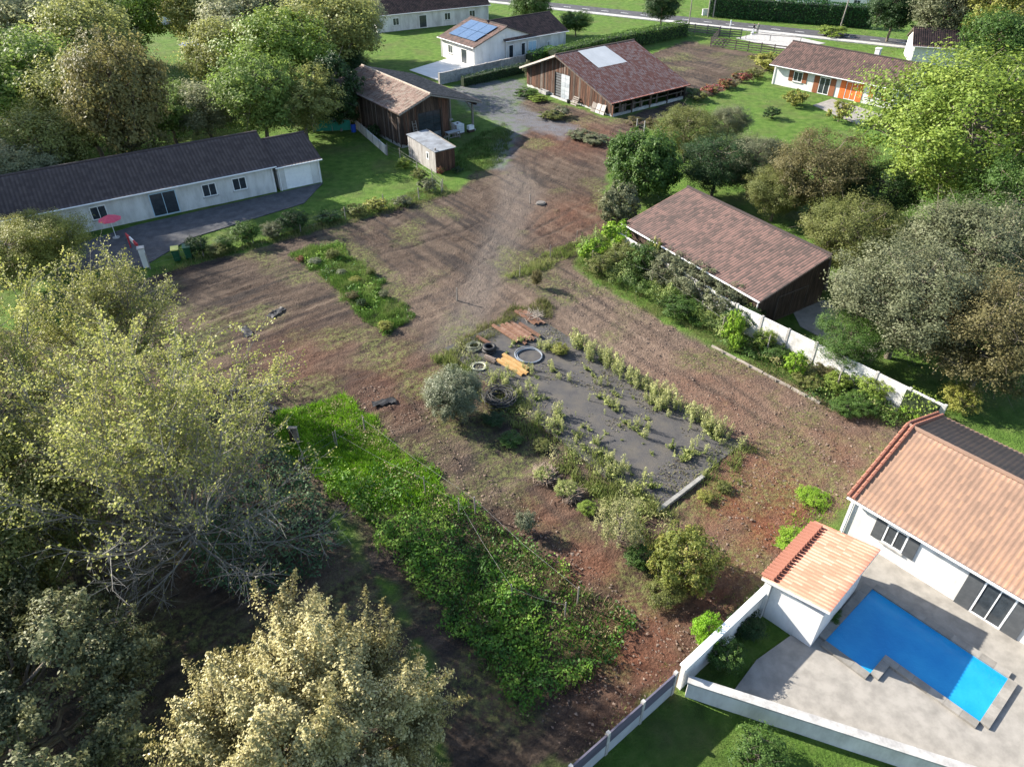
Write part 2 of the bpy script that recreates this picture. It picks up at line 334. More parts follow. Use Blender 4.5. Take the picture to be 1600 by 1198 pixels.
def ground_mat():
    m = bpy.data.materials.new('ground'); m.use_nodes = True; N = m.node_tree.nodes; L = m.node_tree.links
    b = N['Principled BSDF']; b.inputs['Roughness'].default_value = .95; b.inputs['Specular IOR Level'].default_value = .12
    tc = N.new('ShaderNodeTexCoord')
    def noise(sc, det=6, ro=.6):
        n = N.new('ShaderNodeTexNoise'); n.inputs['Scale'].default_value = sc; n.inputs['Detail'].default_value = det; n.inputs['Roughness'].default_value = ro
        L.new(tc.outputs['Object'], n.inputs['Vector']); return n.outputs['Fac']
    def att(n):
        a = N.new('ShaderNodeAttribute'); a.attribute_name = n; return a.outputs['Fac']
    def mix(f, a, c):
        x = N.new('ShaderNodeMix'); x.data_type = 'RGBA'; L.new(f, x.inputs[0]); L.new(a, x.inputs[6]); L.new(c, x.inputs[7]); return x.outputs[2]
    def mul(a, k, add=0.):
        x = N.new('ShaderNodeMath'); x.operation = 'MULTIPLY_ADD'; L.new(a, x.inputs[0])
        if isinstance(k, (int, float)): x.inputs[1].default_value = k
        else: L.new(k, x.inputs[1])
        x.inputs[2].default_value = add; x.use_clamp = True; return x.outputs[0]
    n_f = noise(3.2, 8, .75); n_c = noise(.22, 4); n_m = noise(1.1, 5); n_s = noise(14, 4, .7)
    soil = _ramp(N, L, n_f, [(.05, .036, .028), (.11, .078, .06), (.21, .155, .12)])
    pale = _ramp(N, L, n_s, [(.15, .11, .082), (.29, .22, .17)])
    soil = mix(mul(n_c, 2.4, -.95), soil, pale)
    dk = _ramp(N, L, n_s, [(.05, .04, .036), (.10, .08, .07)])
    soil = mix(mul(att('streak'), -5., 2.45), soil, dk)
    soil = mix(mul(att('streak'), 4.2, -2.5), soil, pale)
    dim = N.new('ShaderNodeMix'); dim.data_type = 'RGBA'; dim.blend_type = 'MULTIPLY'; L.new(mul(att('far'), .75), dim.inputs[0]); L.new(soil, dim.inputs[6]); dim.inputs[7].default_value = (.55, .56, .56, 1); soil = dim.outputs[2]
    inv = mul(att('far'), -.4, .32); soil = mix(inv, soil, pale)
    rc_ = _ramp(N, L, n_s, [(.045, .035, .03), (.085, .066, .055)])
    redc = _ramp(N, L, n_f, [(.085, .034, .02), (.19, .075, .042), (.30, .14, .085)])
    soil = mix(att('red'), soil, redc)
    soil = mix(mul(att('rut'), .75), soil, rc_)
    trk = _ramp(N, L, n_f, [(.15, .13, .115), (.24, .21, .185)])
    soil = mix(mul(att('track'), .4), soil, trk)
    weed = _ramp(N, L, n_f, [(.07, .09, .025), (.14, .17, .05), (.22, .22, .09)])
    soil = mix(mul(att('weedy'), mul(n_f, 4.5, -1.95)), soil, weed)
    grass = _ramp(N, L, n_m, [(.05, .095, .018), (.09, .165, .028), (.145, .21, .05)])
    gdry = _ramp(N, L, n_f, [(.07, .085, .03), (.16, .15, .07)])
    grass = mix(mul(n_c, 3, -1.45), grass, gdry)
    edge = mul(att('earth'), 1)
    c = mix(edge, grass, soil)
    grv = _ramp(N, L, n_s, [(.09, .092, .1), (.2, .2, .215)])
    c = mix(mul(att('gravel'), mul(n_m, 2.2, -.25)), c, grv)
    L.new(c, b.inputs['Base Color'])
    v = N.new('ShaderNodeTexVoronoi'); v.inputs['Scale'].default_value = 7; L.new(tc.outputs['Object'], v.inputs['Vector'])
    h = N.new('ShaderNodeMath'); h.operation = 'MULTIPLY_ADD'; L.new(v.outputs['Distance'], h.inputs[0]); h.inputs[1].default_value = -.35; L.new(noise(9, 6, .75), h.inputs[2])
    bp = N.new('ShaderNodeBump'); bp.inputs['Strength'].default_value = 1.; bp.inputs['Distance'].default_value = .24
    L.new(h.outputs[0], bp.inputs['Height']); L.new(bp.outputs[0], b.inputs['Normal'])
    return m
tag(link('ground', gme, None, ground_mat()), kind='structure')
def gz(px, py):
    i = np.clip(np.searchsorted(gx, px) - 1, 0, nx - 2); j = np.clip(np.searchsorted(gy, py) - 1, 0, ny - 2)
    return zz[j * nx + i]

def sheet(name, pts, z, mat, thick=.06, kind='structure'):
    o = B().prism([(p[0], p[1], z - thick) for p in pts], (0, 0, thick)).build(name, mat)
    return tag(o, kind=kind)
ASPH = M('asphalt', [(.045, .045, .05), (.075, .075, .08), (.11, .11, .115)], 1.2, .95, .35, 60)
SLABM = M('old asphalt', [(.03, .03, .033), (.05, .048, .05), (.068, .065, .064), (.088, .08, .07)], .9, .97, .5, 45, detail=12)
CONC = M('concrete', [(.26, .25, .24), (.38, .37, .35), (.5, .49, .46)], 2.5, .9, .2, 40)
PAVE = M('paving', [(.16, .15, .132), (.22, .205, .182), (.29, .27, .24)], 1.5, .85, .1, 40)
WHITE = M('white render', [(.4, .39, .37), (.6, .59, .57), (.7, .69, .67)], .9, .9, .15, 60, (1, 1, .35), detail=10)
WHITEP = M('white paint', [(.7, .7, .7), (.82, .82, .8)], 3, .5)
GLASS = M('window glass', [(.02, .025, .03), (.05, .06, .07)], 2, .12, spec=.7)
WOODG = M('weathered wood', [(.06, .046, .038), (.13, .10, .082), (.23, .19, .165)], 9, .9, .4, 60, (1, 1, .12))
WOODD = M('dark barn board', [(.022, .015, .012), (.055, .036, .027), (.12, .08, .06)], 7, .9, .5, 50, (1, 1, .1))
WOODR = M('red brown board', [(.04, .02, .014), (.085, .042, .027), (.17, .085, .055)], 7, .9, .5, 50, (1, 1, .1))
POSTM = M('grey post wood', [(.16, .14, .12), (.3, .27, .24)], 12, .9, .3, 40)
STEEL = M('galvanised', [(.4, .42, .44), (.55, .57, .6)], 5, .45, metal=.6)
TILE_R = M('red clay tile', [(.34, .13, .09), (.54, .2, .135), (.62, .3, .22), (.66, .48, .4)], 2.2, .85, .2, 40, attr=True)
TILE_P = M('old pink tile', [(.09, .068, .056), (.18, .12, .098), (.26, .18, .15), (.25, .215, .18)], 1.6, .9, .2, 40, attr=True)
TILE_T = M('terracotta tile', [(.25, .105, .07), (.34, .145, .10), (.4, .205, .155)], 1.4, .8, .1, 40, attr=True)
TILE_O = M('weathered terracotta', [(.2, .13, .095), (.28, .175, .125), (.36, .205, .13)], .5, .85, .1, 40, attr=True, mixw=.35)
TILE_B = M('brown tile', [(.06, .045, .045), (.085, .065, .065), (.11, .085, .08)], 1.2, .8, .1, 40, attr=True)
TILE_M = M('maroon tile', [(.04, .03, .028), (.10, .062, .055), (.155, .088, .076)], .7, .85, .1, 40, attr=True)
POOLW = M('pool water', [(.004, .18, .44), (.006, .22, .5), (.015, .27, .54)], .5, .04, .25, 5, spec=.6)
BLACK = M('black rubber', [(.012, .012, .013), (.03, .03, .032)], 6, .6)
RUST = M('rusty steel', [(.075, .038, .024), (.15, .075, .045), (.22, .14, .10)], 5, .75, .2, 40, (1, .3, 1))
OCHRE = M('ochre panel', [(.2, .11, .035), (.32, .185, .065), (.38, .25, .11)], 5, .8, .2, 30, (.4, 1, 1))
YELLOWM = M('yellow lid', [(.6, .55, .1), (.7, .65, .2)], 3, .5)
GREENP = M('green plastic', [(.01, .06, .03), (.02, .09, .045)], 3, .5)
BLUEP = M('blue plastic', [(.01, .05, .3), (.02, .08, .4)], 3, .5)
REDP = M('red paint', [(.35, .02, .03), (.5, .04, .05)], 3, .5)
ORANGE = M('orange shutter', [(.6, .13, .03), (.68, .18, .05)], 3, .6)
WIREM = M('wire', [(.2, .2, .2), (.3, .3, .3)], 3, .5)

# road, verge, footway, yards
rd = (P(1293, 50) - P(1065, 26)).normalized(); rn = Vector((rd.y, -rd.x, 0))
RA = P(1066, 35)
sheet('road', [(P(1065, 26) - rd * 130)[:2], (P(1065, 26) + rd * 170)[:2], (RA + rd * 170)[:2], (RA - rd * 130)[:2]], .03, ASPH)
sheet('footway', [(RA - rd * 130 + rn * .05)[:2], (RA + rd * 170 + rn * .05)[:2], (RA + rd * 170 + rn * 1.7)[:2], (RA - rd * 130 + rn * 1.7)[:2]], .13, CONC, .15)
dash = B()
for k in range(-20, 34):
    c = P(1066, 30.5) + rd * (k * 4.2); dash.prism([(c + rd * a + rn * b_)[:] for a, b_ in ((0, 0), (1.6, 0), (1.6, .14), (0, .14))], (0, 0, .004))
for vv in range(len(dash.v)): dash.v[vv] = (dash.v[vv][0], dash.v[vv][1], dash.v[vv][2] + .031)
tag(dash.build('road_marking', WHITEP), kind='structure')
sheet('entrance_apron', PP((1150, 60), (1200, 48), (1290, 68), (1230, 78)), .02, CONC)
SF, SR, SN, SL = Vector((1.2, 45.5, 0)), Vector((13.2, 31.0, 0)), Vector((7.2, 25.7, 0)), Vector((-4.6, 40.8, 0))
sheet('asphalt_slab', [SF[:2], SR[:2], SN[:2], SL[:2]], .09, SLABM, .2)
kb = B(); kb.bar(SN + Vector((.3, .1, .08)), SN.lerp(SR, .52) + Vector((.1, -.08, .08)), .22, .2); tag(kb.build('kerb', M('old concrete', [(.16, .155, .14), (.28, .27, .25)], 2, .9, .3, 30)), kind='structure')
sheet('yard', PP((60, 400), (215, 352), (505, 286), (475, 318), (300, 372), (222, 418), (120, 425)), .05, ASPH)
sheet('driveway', PP((1230, 470), (1290, 470), (1385, 535), (1360, 570), (1250, 510)), .05, PAVE)
sheet('terrace', [(10.4, 17.4), (12.4, 18.7), (18.2, 24.2), (27, 14.2), (27, 9.2), (18, 12.2), (8.7, 15.6)], .06, PAVE)
sheet('patio', PP((1270, 165), (1340, 195), (1380, 180), (1300, 155)), .05, PAVE)
sheet('terrace', PP((640, 110), (700, 92), (790, 100), (720, 122), (690, 128)), .05, M('pale paving', [(.5, .5, .48), (.62, .62, .6)], 1))

# ================================================================== BUILDINGS
def tile_slope(name, mat, parent, a, b, c, d, cs=.26, rs=.42, amp=.03, step=.018):
    """a,b eave ends, c,d ridge ends (c above b)"""
    a, b, c, d = (np.array(q, float) for q in (a, b, c, d))
    Lx = np.linalg.norm(b - a); Ly = np.linalg.norm(d - a); nc = max(2, round(Lx / cs)); nr = max(1, round(Ly / rs))
    n = np.cross(b - a, d - a); n /= np.linalg.norm(n)
    if n[2] < 0: n = -n
    us = np.linspace(0, 1, nc * 4 + 1); prof = np.maximum(0, np.sin(np.arange(nc * 4 + 1) * math.pi / 2)) ** 1 * amp
    rg = np.random.default_rng(nc * 7 + nr); vs = []
    for r in range(nr):
        for t, o in ((r / nr, step), ((r + 1) / nr, 0)):
            p = (a[None] * (1 - us[:, None]) + b[None] * us[:, None]) * (1 - t) + (d[None] * (1 - us[:, None]) + c[None] * us[:, None]) * t
            vs.append(p + n[None] * (prof + o)[:, None])
    v = np.concatenate(vs); w = nc * 4 + 1; ii, jj = np.meshgrid(np.arange(nc * 4), np.arange(nr * 2 - 1)); k = (jj * w + ii).ravel()
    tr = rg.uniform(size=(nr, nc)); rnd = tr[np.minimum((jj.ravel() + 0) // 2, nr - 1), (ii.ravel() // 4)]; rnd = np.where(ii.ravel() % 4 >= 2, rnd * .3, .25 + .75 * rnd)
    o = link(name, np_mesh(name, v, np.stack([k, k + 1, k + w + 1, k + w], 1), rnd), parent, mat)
    o['kind'] = 'stuff'; return o
def slab_roof(parent, quads, mat, thick=.12, name='roof'):
    bb = B()
    for q in quads: bb.prism([Vector(p) - Vector((0, 0, thick + .012)) for p in q], (0, 0, thick))
    return bb.build(name, mat, parent)
def window(parent, face, s, z, w, h, depth, W, L, frame=WHITEP, pane=GLASS, name='window', shutters=None, mull=1):
    """face 'f' (y=0), 'b', 'l' (x=0), 'r'; s along the face"""
    def pt(a, o, zz):
        return {'f': (a, -o, zz), 'l': (-o, a, zz), 'r': (L + o, a, zz), 'b': (a, W + o, zz)}[face]
    def bx(a0, a1, o0, o1, z0, z1):
        p, q = pt(a0, o0, z0), pt(a1, o1, z1)
        return tuple(map(min, p, q)), tuple(map(max, p, q))
    f = B(); t = .07
    f.box(*bx(s, s + w, -.02, .05, z, z + t)); f.box(*bx(s, s + w, -.02, .05, z + h - t, z + h))
    f.box(*bx(s, s + t, -.02, .045, z + t, z + h - t)); f.box(*bx(s + w - t, s + w, -.02, .045, z + t, z + h - t))
    for i in range(1, mull + 1):
        m = s + w * i / (mull + 1); f.box(*bx(m - .025, m + .025, -.02, .04, z + t, z + h - t))
    o = f.build(name, frame, parent)
    B().box(*bx(s + t, s + w - t, -.03, .015, z + t, z + h - t)).build('pane', pane, o)
    if name == 'window': B().box(*bx(s - .08, s + w + .08, 0, .12, z - .08, z - .003)).build('sill', CONC, o)
    if shutters:
        for a in (s - w * .5 - .03, s + w + .03): B().box(*bx(a, a + w * .5, .005, .06, z - .02, z + h + .02)).build('shutter', shutters, parent)
    return o
def house(name, label, O, e, L, W, eave, ridge, roofm, wallm=WHITE, oh=.4, wins=(), ridge_frac=.5, verge=.3, group=None, cs=.3, rs=.45, deck=None, chimney=None, back_eave=None, ridgecap=True):
    e = Vector((e[0], e[1], 0)).normalized(); t = thing(name, label, 'house', O, math.atan2(e.y, e.x), group)
    be = eave if back_eave is None else back_eave; ry = W * ridge_frac
    wl = B().prism([(0, 0, -.2), (0, W, -.2), (0, W, be), (0, ry, ridge), (0, 0, eave)], (L, 0, 0)).build('wall', wallm, t)
    s1 = (ridge - eave) / ry; s2 = (ridge - be) / (W - ry); z0 = .16
    f0 = (-verge, -oh, eave - s1 * oh + z0); f1 = (L + verge, -oh, eave - s1 * oh + z0)
    r0 = (-verge, ry, ridge + z0); r1 = (L + verge, ry, ridge + z0)
    b0 = (-verge, W + oh, be - s2 * oh + z0); b1 = (L + verge, W + oh, be - s2 * oh + z0)
    rf = slab_roof(t, [(f0, f1, r1, r0), (b1, b0, r0, r1)], deck or WOODG)
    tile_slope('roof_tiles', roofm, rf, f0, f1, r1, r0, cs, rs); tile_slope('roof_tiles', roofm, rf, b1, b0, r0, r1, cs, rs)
    if ridgecap:
        rc = B(); n = int((L + 2 * verge) / .45)
        for i in range(n):
            xa = -verge + (L + 2 * verge) * i / n; xb = -verge + (L + 2 * verge) * (i + 1) / n
            rc.cyl((xa, ry, ridge + z0 + .02), (xb, ry, ridge + z0 + .03), .13, .11, 7)
        rc.build('ridge_tiles', roofm, rf)['kind'] = 'stuff'
    g = B(); g.cyl((-verge, -oh - .06, f0[2] - .05), (L + verge, -oh - .06, f0[2] - .05), .06, n=6); g.build('gutter', WHITEP, t)
    for wv in wins: window(t, wv[0], wv[1], wv[2], wv[3], wv[4], 0, W, L, **(wv[5] if len(wv) > 5 else {}))
    for xd in (.15, L - .15): B().cyl((xd, -.07, -.05), (xd, -.07, eave - .12), .045, n=6).build('downpipe', WHITEP, t)
    if chimney:
        cx, cy = chimney; cb = B().box((cx, cy, ridge - .8), (cx + .6, cy + .6, ridge + .9)).box((cx - .06, cy - .06, ridge + .903), (cx + .66, cy + .66, ridge + 1.0)); cb.build('chimney', wallm, rf)
    return t
door = dict(name='door', mull=0)
# long white house on the left
eL = Vector((.845, .535, 0))
hO = Vector((-19.4, 70.5, 0)) - eL * 4.4 - eL * 42
SHB = M('pale blue shutter', [(.35, .5, .6), (.42, .56, .66)], 3, .6)
house('long_house', 'long white single-storey house with dark brown tile roof beside an asphalt yard', hO, eL, 42, 9, 2.6, 4.4, TILE_B,
      wins=[('f', 40.2 - a, .9, 1.3, 1.2, dict(shutters=None)) for a in (2.2, 5.0, 14.5, 21)] + [('f', 40.2 - 9.6, .05, 2.3, 2.15, dict(name='door', mull=1, frame=SHB)), ('f', 40.2 - 18.8, .05, 1.0, 2.1, dict(name='door', mull=0, frame=WHITEP, pane=SHB)), ('f', 40.2 - 26, .05, 2.4, 2.1, dict(name='door', mull=1))], cs=.32, rs=.45)
house('garage_wing', 'low white garage with brown roof joined to the right end of the long house', hO + eL * 42.35, eL, 4.3, 8, 2.4, 3.7, TILE_B,
      wins=[('f', .7, .03, 2.6, 2.05, dict(name='door', mull=0, pane=WHITEP))], verge=.2, cs=.32, rs=.45)
# right-hand house with the pool
eR = Vector((.654, -.757, 0)); nR = Vector((.757, .654, 0))
hO = Vector((16.3, 24.55, 0)) + nR * .25 + eR * .1
t = house('pool_house', 'white house with weathered terracotta roof standing above the blue pool', hO, eR, 15, 8.9, 2.55, 4.25, TILE_O, oh=.35, verge=.12,
      wins=[('f', 1.9, .9, 1.0, 1.2, dict(shutters=M('dark shutter', [(.05, .055, .06), (.08, .085, .09)], 3))), ('f', 6.3, .05, 1.3, 2.1, dict(name='door', shutters=MATS['dark shutter'])), ('f', 10.6, .9, 1.0, 1.2, dict(shutters=MATS['dark shutter']))], cs=.24, rs=.4)
vt = B()
for (y0, y1, za, zb) in ((-.35, 4.45, 2.5, 4.42), (9.25, 4.45, 2.5, 4.42)):
    n = 13
    for i in range(n):
        f0, f1 = i / n, (i + 1) / n
        for xo in (-.12, .14): vt.cyl((xo, y0 + (y1 - y0) * f0, za + (zb - za) * f0 + .12), (xo, y0 + (y1 - y0) * f1, za + (zb - za) * f1 + .08), .1, .085, 7)
vt.build('verge_tiles', TILE_T, t)['kind'] = 'stuff'
# terracotta annex: pool shelter
aO = Vector((11.1, 19.6, 0)); ae = (Vector((14.36, 22.74, 0)) - aO).normalized(); La = (Vector((14.36, 22.74, 0)) - aO).length
t = thing('pool_shelter', 'small white pool shelter under a pale terracotta tile roof against the plot wall', 'shelter', aO, math.atan2(ae.y, ae.x))
Wd = 2.5   # extends towards -y (away from the plot)
B().box((.15, -Wd + .12, -.1), (La - .15, -.12, 2.25)).build('wall', WHITE, t)
rq = ((-.05, .38, 2.42), (La + .1, .38, 2.42), (La + .1, -Wd - .1, 2.95), (-.05, -Wd - .1, 2.95))
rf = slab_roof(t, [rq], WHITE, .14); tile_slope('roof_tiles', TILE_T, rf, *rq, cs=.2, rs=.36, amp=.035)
B().box((-.02, -.1, -.1), (La + .02, .2, 2.25)).build('parapet', WHITE, t)
vb = B()
for i in range(int(La / .22)):
    vb.cyl((i * .22 + .1, -.1, 2.62), (i * .22 + .1, .46, 2.5), .1, .085, 6)
vb.build('verge_tiles', TILE_T, t)['kind'] = 'stuff'
# tile-roofed shed behind the white wall
sO = Vector((16.98, 43.14, 0)); se = Vector((9.24, 55.47, 0)) - sO; Ls = se.length
nrm = Vector((se.y, -se.x, 0)).normalized()
so_ = Vector((9.24, 55.47, 0)) + nrm * .3
house('tiled_shed', 'wide shed with maroon tile roof behind the overgrown boundary wall', so_, (-se), Ls, 6.9, 2.3, 3.9, TILE_M, WOODD, oh=.3, ridge_frac=.95, verge=.15, cs=.24, rs=.42, wins=[('r', 1.8, .05, 3.2, 2.0, dict(name='door', frame=WOODG, pane=WOODD, mull=1))])
# house with orange shutters
rt = house('orange_shutter_house', 'white house with brown roof and orange shutters beyond the green lawn', (36.6, 106.8, 0), (.70, -.714), 17, 9.5, 2.7, 4.6, TILE_M, verge=.5, oh=.7,
      wins=[('f', 3, .9, 1.3, 1.3, dict(shutters=M('brown shutter', [(.2, .07, .03), (.26, .1, .05)], 3))), ('f', 6.8, .05, 1.5, 2.1, dict(name='door', shutters=MATS['brown shutter'])), ('f', 10.5, .05, 1.5, 2.2, dict(name='door', pane=ORANGE, shutters=ORANGE)), ('f', 14.2, .9, 1.1, 1.3, dict(shutters=ORANGE))], chimney=(11, 5), cs=.3)
house('low_brown_house', 'low house with dark brown roof right of the orange-shutter house', P(1420, 100), (.95, -.3), 10, 7, 2.6, 4.3, TILE_M)
house('white_gable_house', 'white house with brown roof at the very top left of centre', P(590, 52), (.88, .475), 22, 10, 2.8, 5.4, TILE_M, wins=[('f', 3, .9, 1.2, 1.2), ('f', 8, .05, 1.5, 2.1, door), ('f', 13, .9, 1.2, 1.2), ('f', 18, .9, 1.2, 1.2)])
sh = house('solar_house', 'pale house with blue-grey panel roof above the grey boundary wall', P(690, 88), (.62, -.785), 9, 12, 2.8, 4.8, TILE_M, wins=[('f', 2, .9, 1.2, 1.2), ('f', 5.5, .05, 1.5, 2.1, door)])
PANEL = M('roof panel', [(.05, .09, .16), (.08, .13, .22)], 2, .25, spec=.6)
for i in range(3):
    for j in range(2):
        a = Vector((1.2 + i * 2.3, .8 + j * 2.2, 2.8 + (.8 + j * 2.2) / 3 + .3)); p = [a, a + Vector((2.2, 0, 0)), a + Vector((2.2, 2.1, .7)), a + Vector((0, 2.1, .7))]
        B().prism(p, (0, 0, .05)).build('panel', PANEL, sh)
house('pale_terrace_house', 'pale blue-white house with terrace doors behind the young green hedge', P(790, 97), (.80, .6), 12, 9, 3.0, 4.9, TILE_M,
      wins=[('f', .6, .1, .9, 2.2, dict(name='door', mull=0)), ('f', 3.0, .1, .8, 2.2, dict(name='door', mull=0)), ('f', 4.4, .05, 1.6, 2.3, dict(name='door', mull=1, pane=SHB)), ('f', 8.2, .9, .5, 1.0)])
house('white_roadside_house', 'white house beyond the tall clipped hedge across the road', P(1210, 8), (rd.x, rd.y), 20, 10, 3.2, 5, TILE_B, wins=[('f', 3, .9, 1.3, 1.3), ('f', 9, .9, 1.3, 1.3), ('f', 15, .9, 1.3, 1.3)])
house('grey_roof_outbuilding', 'low grey-roofed outbuilding at the left edge among trees', P(-60, 215), (.9, .43), 10, 6, 2.3, 3.3, M('grey tile', [(.2, .2, .2), (.3, .3, .3)], 1, attr=True))
house('distant_white_house', 'distant white house among the trees at the top left edge', P(235, 40), (.95, .3), 13, 8, 2.7, 4.6, M('buff tile', [(.34, .27, .2), (.42, .34, .27)], 1, attr=True), wins=[('f', 3, .9, 1.2, 1.2), ('f', 8, .9, 1.2, 1.2)])

# ---------------------------------------------------------------- right barn (open eave side)
eB = Vector((.8, .6, 0)); gB = Vector((-.6, .8, 0))
t = thing('open_barn', 'weathered plank barn with red tile roof and pale roof sheet, open bays on its side', 'barn', (12.5, 91.6, 0), math.atan2(.6, .8))
LB, WB, RY = 13., 17.4, 10.6
def zprof(yy): return 1.95 + (5.2 - 1.95) * yy / RY if yy < RY else 5.2 - (5.2 - 2.5) * (yy - RY) / (WB - RY)
rg = random.Random(4)
DY0, DY1, DH = 8.35, 11.35, 3.1
y0 = 0
while y0 < WB - .05:
    w = rg.uniform(.18, .27); y1 = min(WB, y0 + w); zb = .25 + rg.uniform(-.1, .12)
    if y1 > DY0 and y0 < DY1: zb = DH + .02
    if y0 < DY0 < y1: y1 = DY0
    xo = -rg.uniform(0, .02)
    za, zc = zprof(y0) - .03, zprof(y1 - .012) - .03
    pts = [(xo, y0, zb), (xo, y1 - .012, zb), (xo, y1 - .012, zc), (xo, y0, za)]
    B().prism(pts, (.03, 0, 0)).build('board', rg.choice([WOODR, WOODR, WOODD, WOODG]), t); y0 = y1
B().box((.04, 0, -.1), (.3, DY0, .35)).box((.04, DY1, -.1), (.3, WB, .35)).build('plinth', CONC, t)
B().prism([(LB, 0, 0), (LB, WB, 0), (LB, WB, 2.4), (LB, RY, 5.1), (LB, 0, 1.85)], (.06, 0, 0)).build('end_wall', WOODD, t)
B().box((.05, WB - .06, 0), (LB, WB, 2.45)).build('back_wall', WOODD, t)
# sliding door leaf: dark left leaf and white panelled right leaf
dl = B().box((.10, (DY0 + DY1) / 2 + .2, .05), (.14, DY1, DH)).build('door', M('dark leaf', [(.03, .028, .028), (.055, .05, .05)], 4), t)
for k in range(9): B().box((.07, (DY0 + DY1) / 2 + .22, .2 + k * .33), (.098, DY1 - .03, .42 + k * .33)).build('slat', M('grey slat', [(.08, .085, .09), (.14, .145, .15)], 4), dl)
dw = B().box((.02, DY0, .05), (.06, (DY0 + DY1) / 2 + .2, DH)).build('door', M('white leaf', [(.28, .3, .31), (.4, .42, .43)], 3), t)
for r_ in range(6):
    for c_ in range(2):
        ya = DY0 + .06 + c_ * .84; B().box((-.01, ya, .12 + r_ * .5), (.018, ya + .78, .56 + r_ * .5)).build('panel', M('white pane', [(.25, .28, .31), (.5, .52, .54)], 1.5, .5), dw)
B().box((-.03, DY1, 0), (.1, DY1 + .2, DH)).box((-.03, DY0 - .14, 0), (.1, DY0, DH)).build('door_frame', WOODD, t)
B().box((-.5, DY0 - .3, -.1), (.0, DY1 + .3, .06)).build('door_sill', CONC, t)
for k in range(5):
    xx = .12 + k * (LB - .24) / 4
    B().box((xx - .11, .02, 0), (xx + .11, .24, 1.85)).build('post', WOODD, t)
for k in range(4):
    xa = .12 + k * (LB - .24) / 4 + .12; xb = .12 + (k + 1) * (LB - .24) / 4 - .12
    B().box((xa, .06, .95), (xb, .12, 1.07)).build('rail', WOODG, t)
    B().box((xa, .05, -.05), (xb, .3, .28 + .05 * (k % 2))).build('plinth', CONC, t)
    for j in range(rg.choice([2, 3, 4])):
        xp = rg.uniform(xa, xb - .3); B().box((xp, .14, .28), (xp + rg.uniform(.15, .4), .17, rg.uniform(1.0, 1.7))).build('board', rg.choice([WOODD, WOODG]), t)
oh = .75
a = (-oh, -.45, 1.95 - .138); b_ = (LB + .4, -.45, 1.95 - .138); c = (LB + .4, RY, 5.36); d = (-oh, RY, 5.36)
e1 = (-oh, WB + .7, 2.55 - .12); e2 = (LB + .4, WB + .7, 2.55 - .12)
rf = slab_roof(t, [(a, b_, c, d), (e2, e1, d, c)], WOODD, .1)
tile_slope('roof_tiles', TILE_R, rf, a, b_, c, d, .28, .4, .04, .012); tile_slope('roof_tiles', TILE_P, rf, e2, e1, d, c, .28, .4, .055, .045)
rc = B()
for i in range(30): rc.cyl((-oh + i * .472, RY, 5.4), (-oh + (i + 1) * .472, RY, 5.41), .14, .12, 7)
rc.build('ridge_tiles', TILE_P, rf)['kind'] = 'stuff'
fb = B(); fb.bar((-oh - .03, RY, 5.26), (-oh - .03, WB + .7, 2.38), .05, .2); fb.build('verge_board', M('pale board', [(.4, .36, .32), (.52, .48, .43)], 4), t)
fb = B(); fb.bar((-oh - .03, RY, 5.26), (-oh - .03, -.45, 1.72), .05, .16); fb.build('verge_board', WOODG, t)
for k in range(6):
    yy = 11.5 + k * 1.1; B().box((-oh + .03, yy, zprof(yy) - .14), (.0, yy + .1, zprof(yy) - .04)).build('purlin', POSTM, t)
def onroof(xx, yy, o): return (xx, yy, a[2] + (d[2] - a[2]) * (yy + .45) / (RY + .45) + o)
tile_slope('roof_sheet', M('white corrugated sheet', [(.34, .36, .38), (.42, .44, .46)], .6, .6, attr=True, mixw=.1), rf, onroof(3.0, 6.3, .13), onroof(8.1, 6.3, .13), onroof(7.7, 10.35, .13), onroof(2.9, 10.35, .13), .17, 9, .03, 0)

# ---------------------------------------------------------------- left barn with lean-to
t = thing('lean_to_barn', 'dark plank barn with old pink tile roof and an open lean-to on posts', 'barn', (-12.3, 80.4, 0), math.atan2(.61, .79))
W1, L1, RX = 6.5, 14.4, 3.7
def zp1(xx): return 3.95 + (5.2 - 3.95) * xx / RX if xx < RX else 5.2 - (5.2 - 3.2) * (xx - RX) / 6.9
DX0, DX1, DHH = 2.35, 5.35, 3.35
x0 = 0.
while x0 < W1 - .02:
    w = rg.uniform(.18, .27); x1 = min(W1, x0 + w); zb = .3 + rg.uniform(-.15, .1)
    if x0 < DX0 < x1: x1 = DX0
    if x1 > DX0 + .01 and x0 < DX1: zb = DHH
    yo = -rg.uniform(0, .02)
    B().prism([(x0, yo, zb), (x1 - .012, yo, zb), (x1 - .012, yo, zp1(x1) - .03), (x0, yo, zp1(x0) - .03)], (0, .03, 0)).build('board', rg.choice([WOODD, WOODD, WOODD, WOODR]), t); x0 = x1
y0 = .04
while y0 < L1:
    w = rg.uniform(.18, .28); y1 = min(L1, y0 + w); xo = -rg.uniform(0, .025)
    B().box((xo, y0, .2 + rg.uniform(-.15, .25)), (xo + .03, y1 - .015, 3.88)).build('board', rg.choice([WOODD, WOODD, WOODG]), t); y0 = y1
B().box((.04, .04, -.1), (.25, L1, .33)).box((.26, .04, -.1), (DX0, .25, .33)).box((DX1, .04, -.1), (W1, .25, .33)).build('plinth', CONC, t)
B().box((W1 - .05, .05, 0), (W1, L1, 4.3)).box((.05, L1 - .06, 0), (W1 - .06, L1, 3.9)).build('back_wall', WOODD, t)
dr = B().box((DX0, .10, .02), (DX1, .14, DHH)).build('door', M('dark steel', [(.02, .02, .022), (.04, .04, .045)], 3, .5), t)
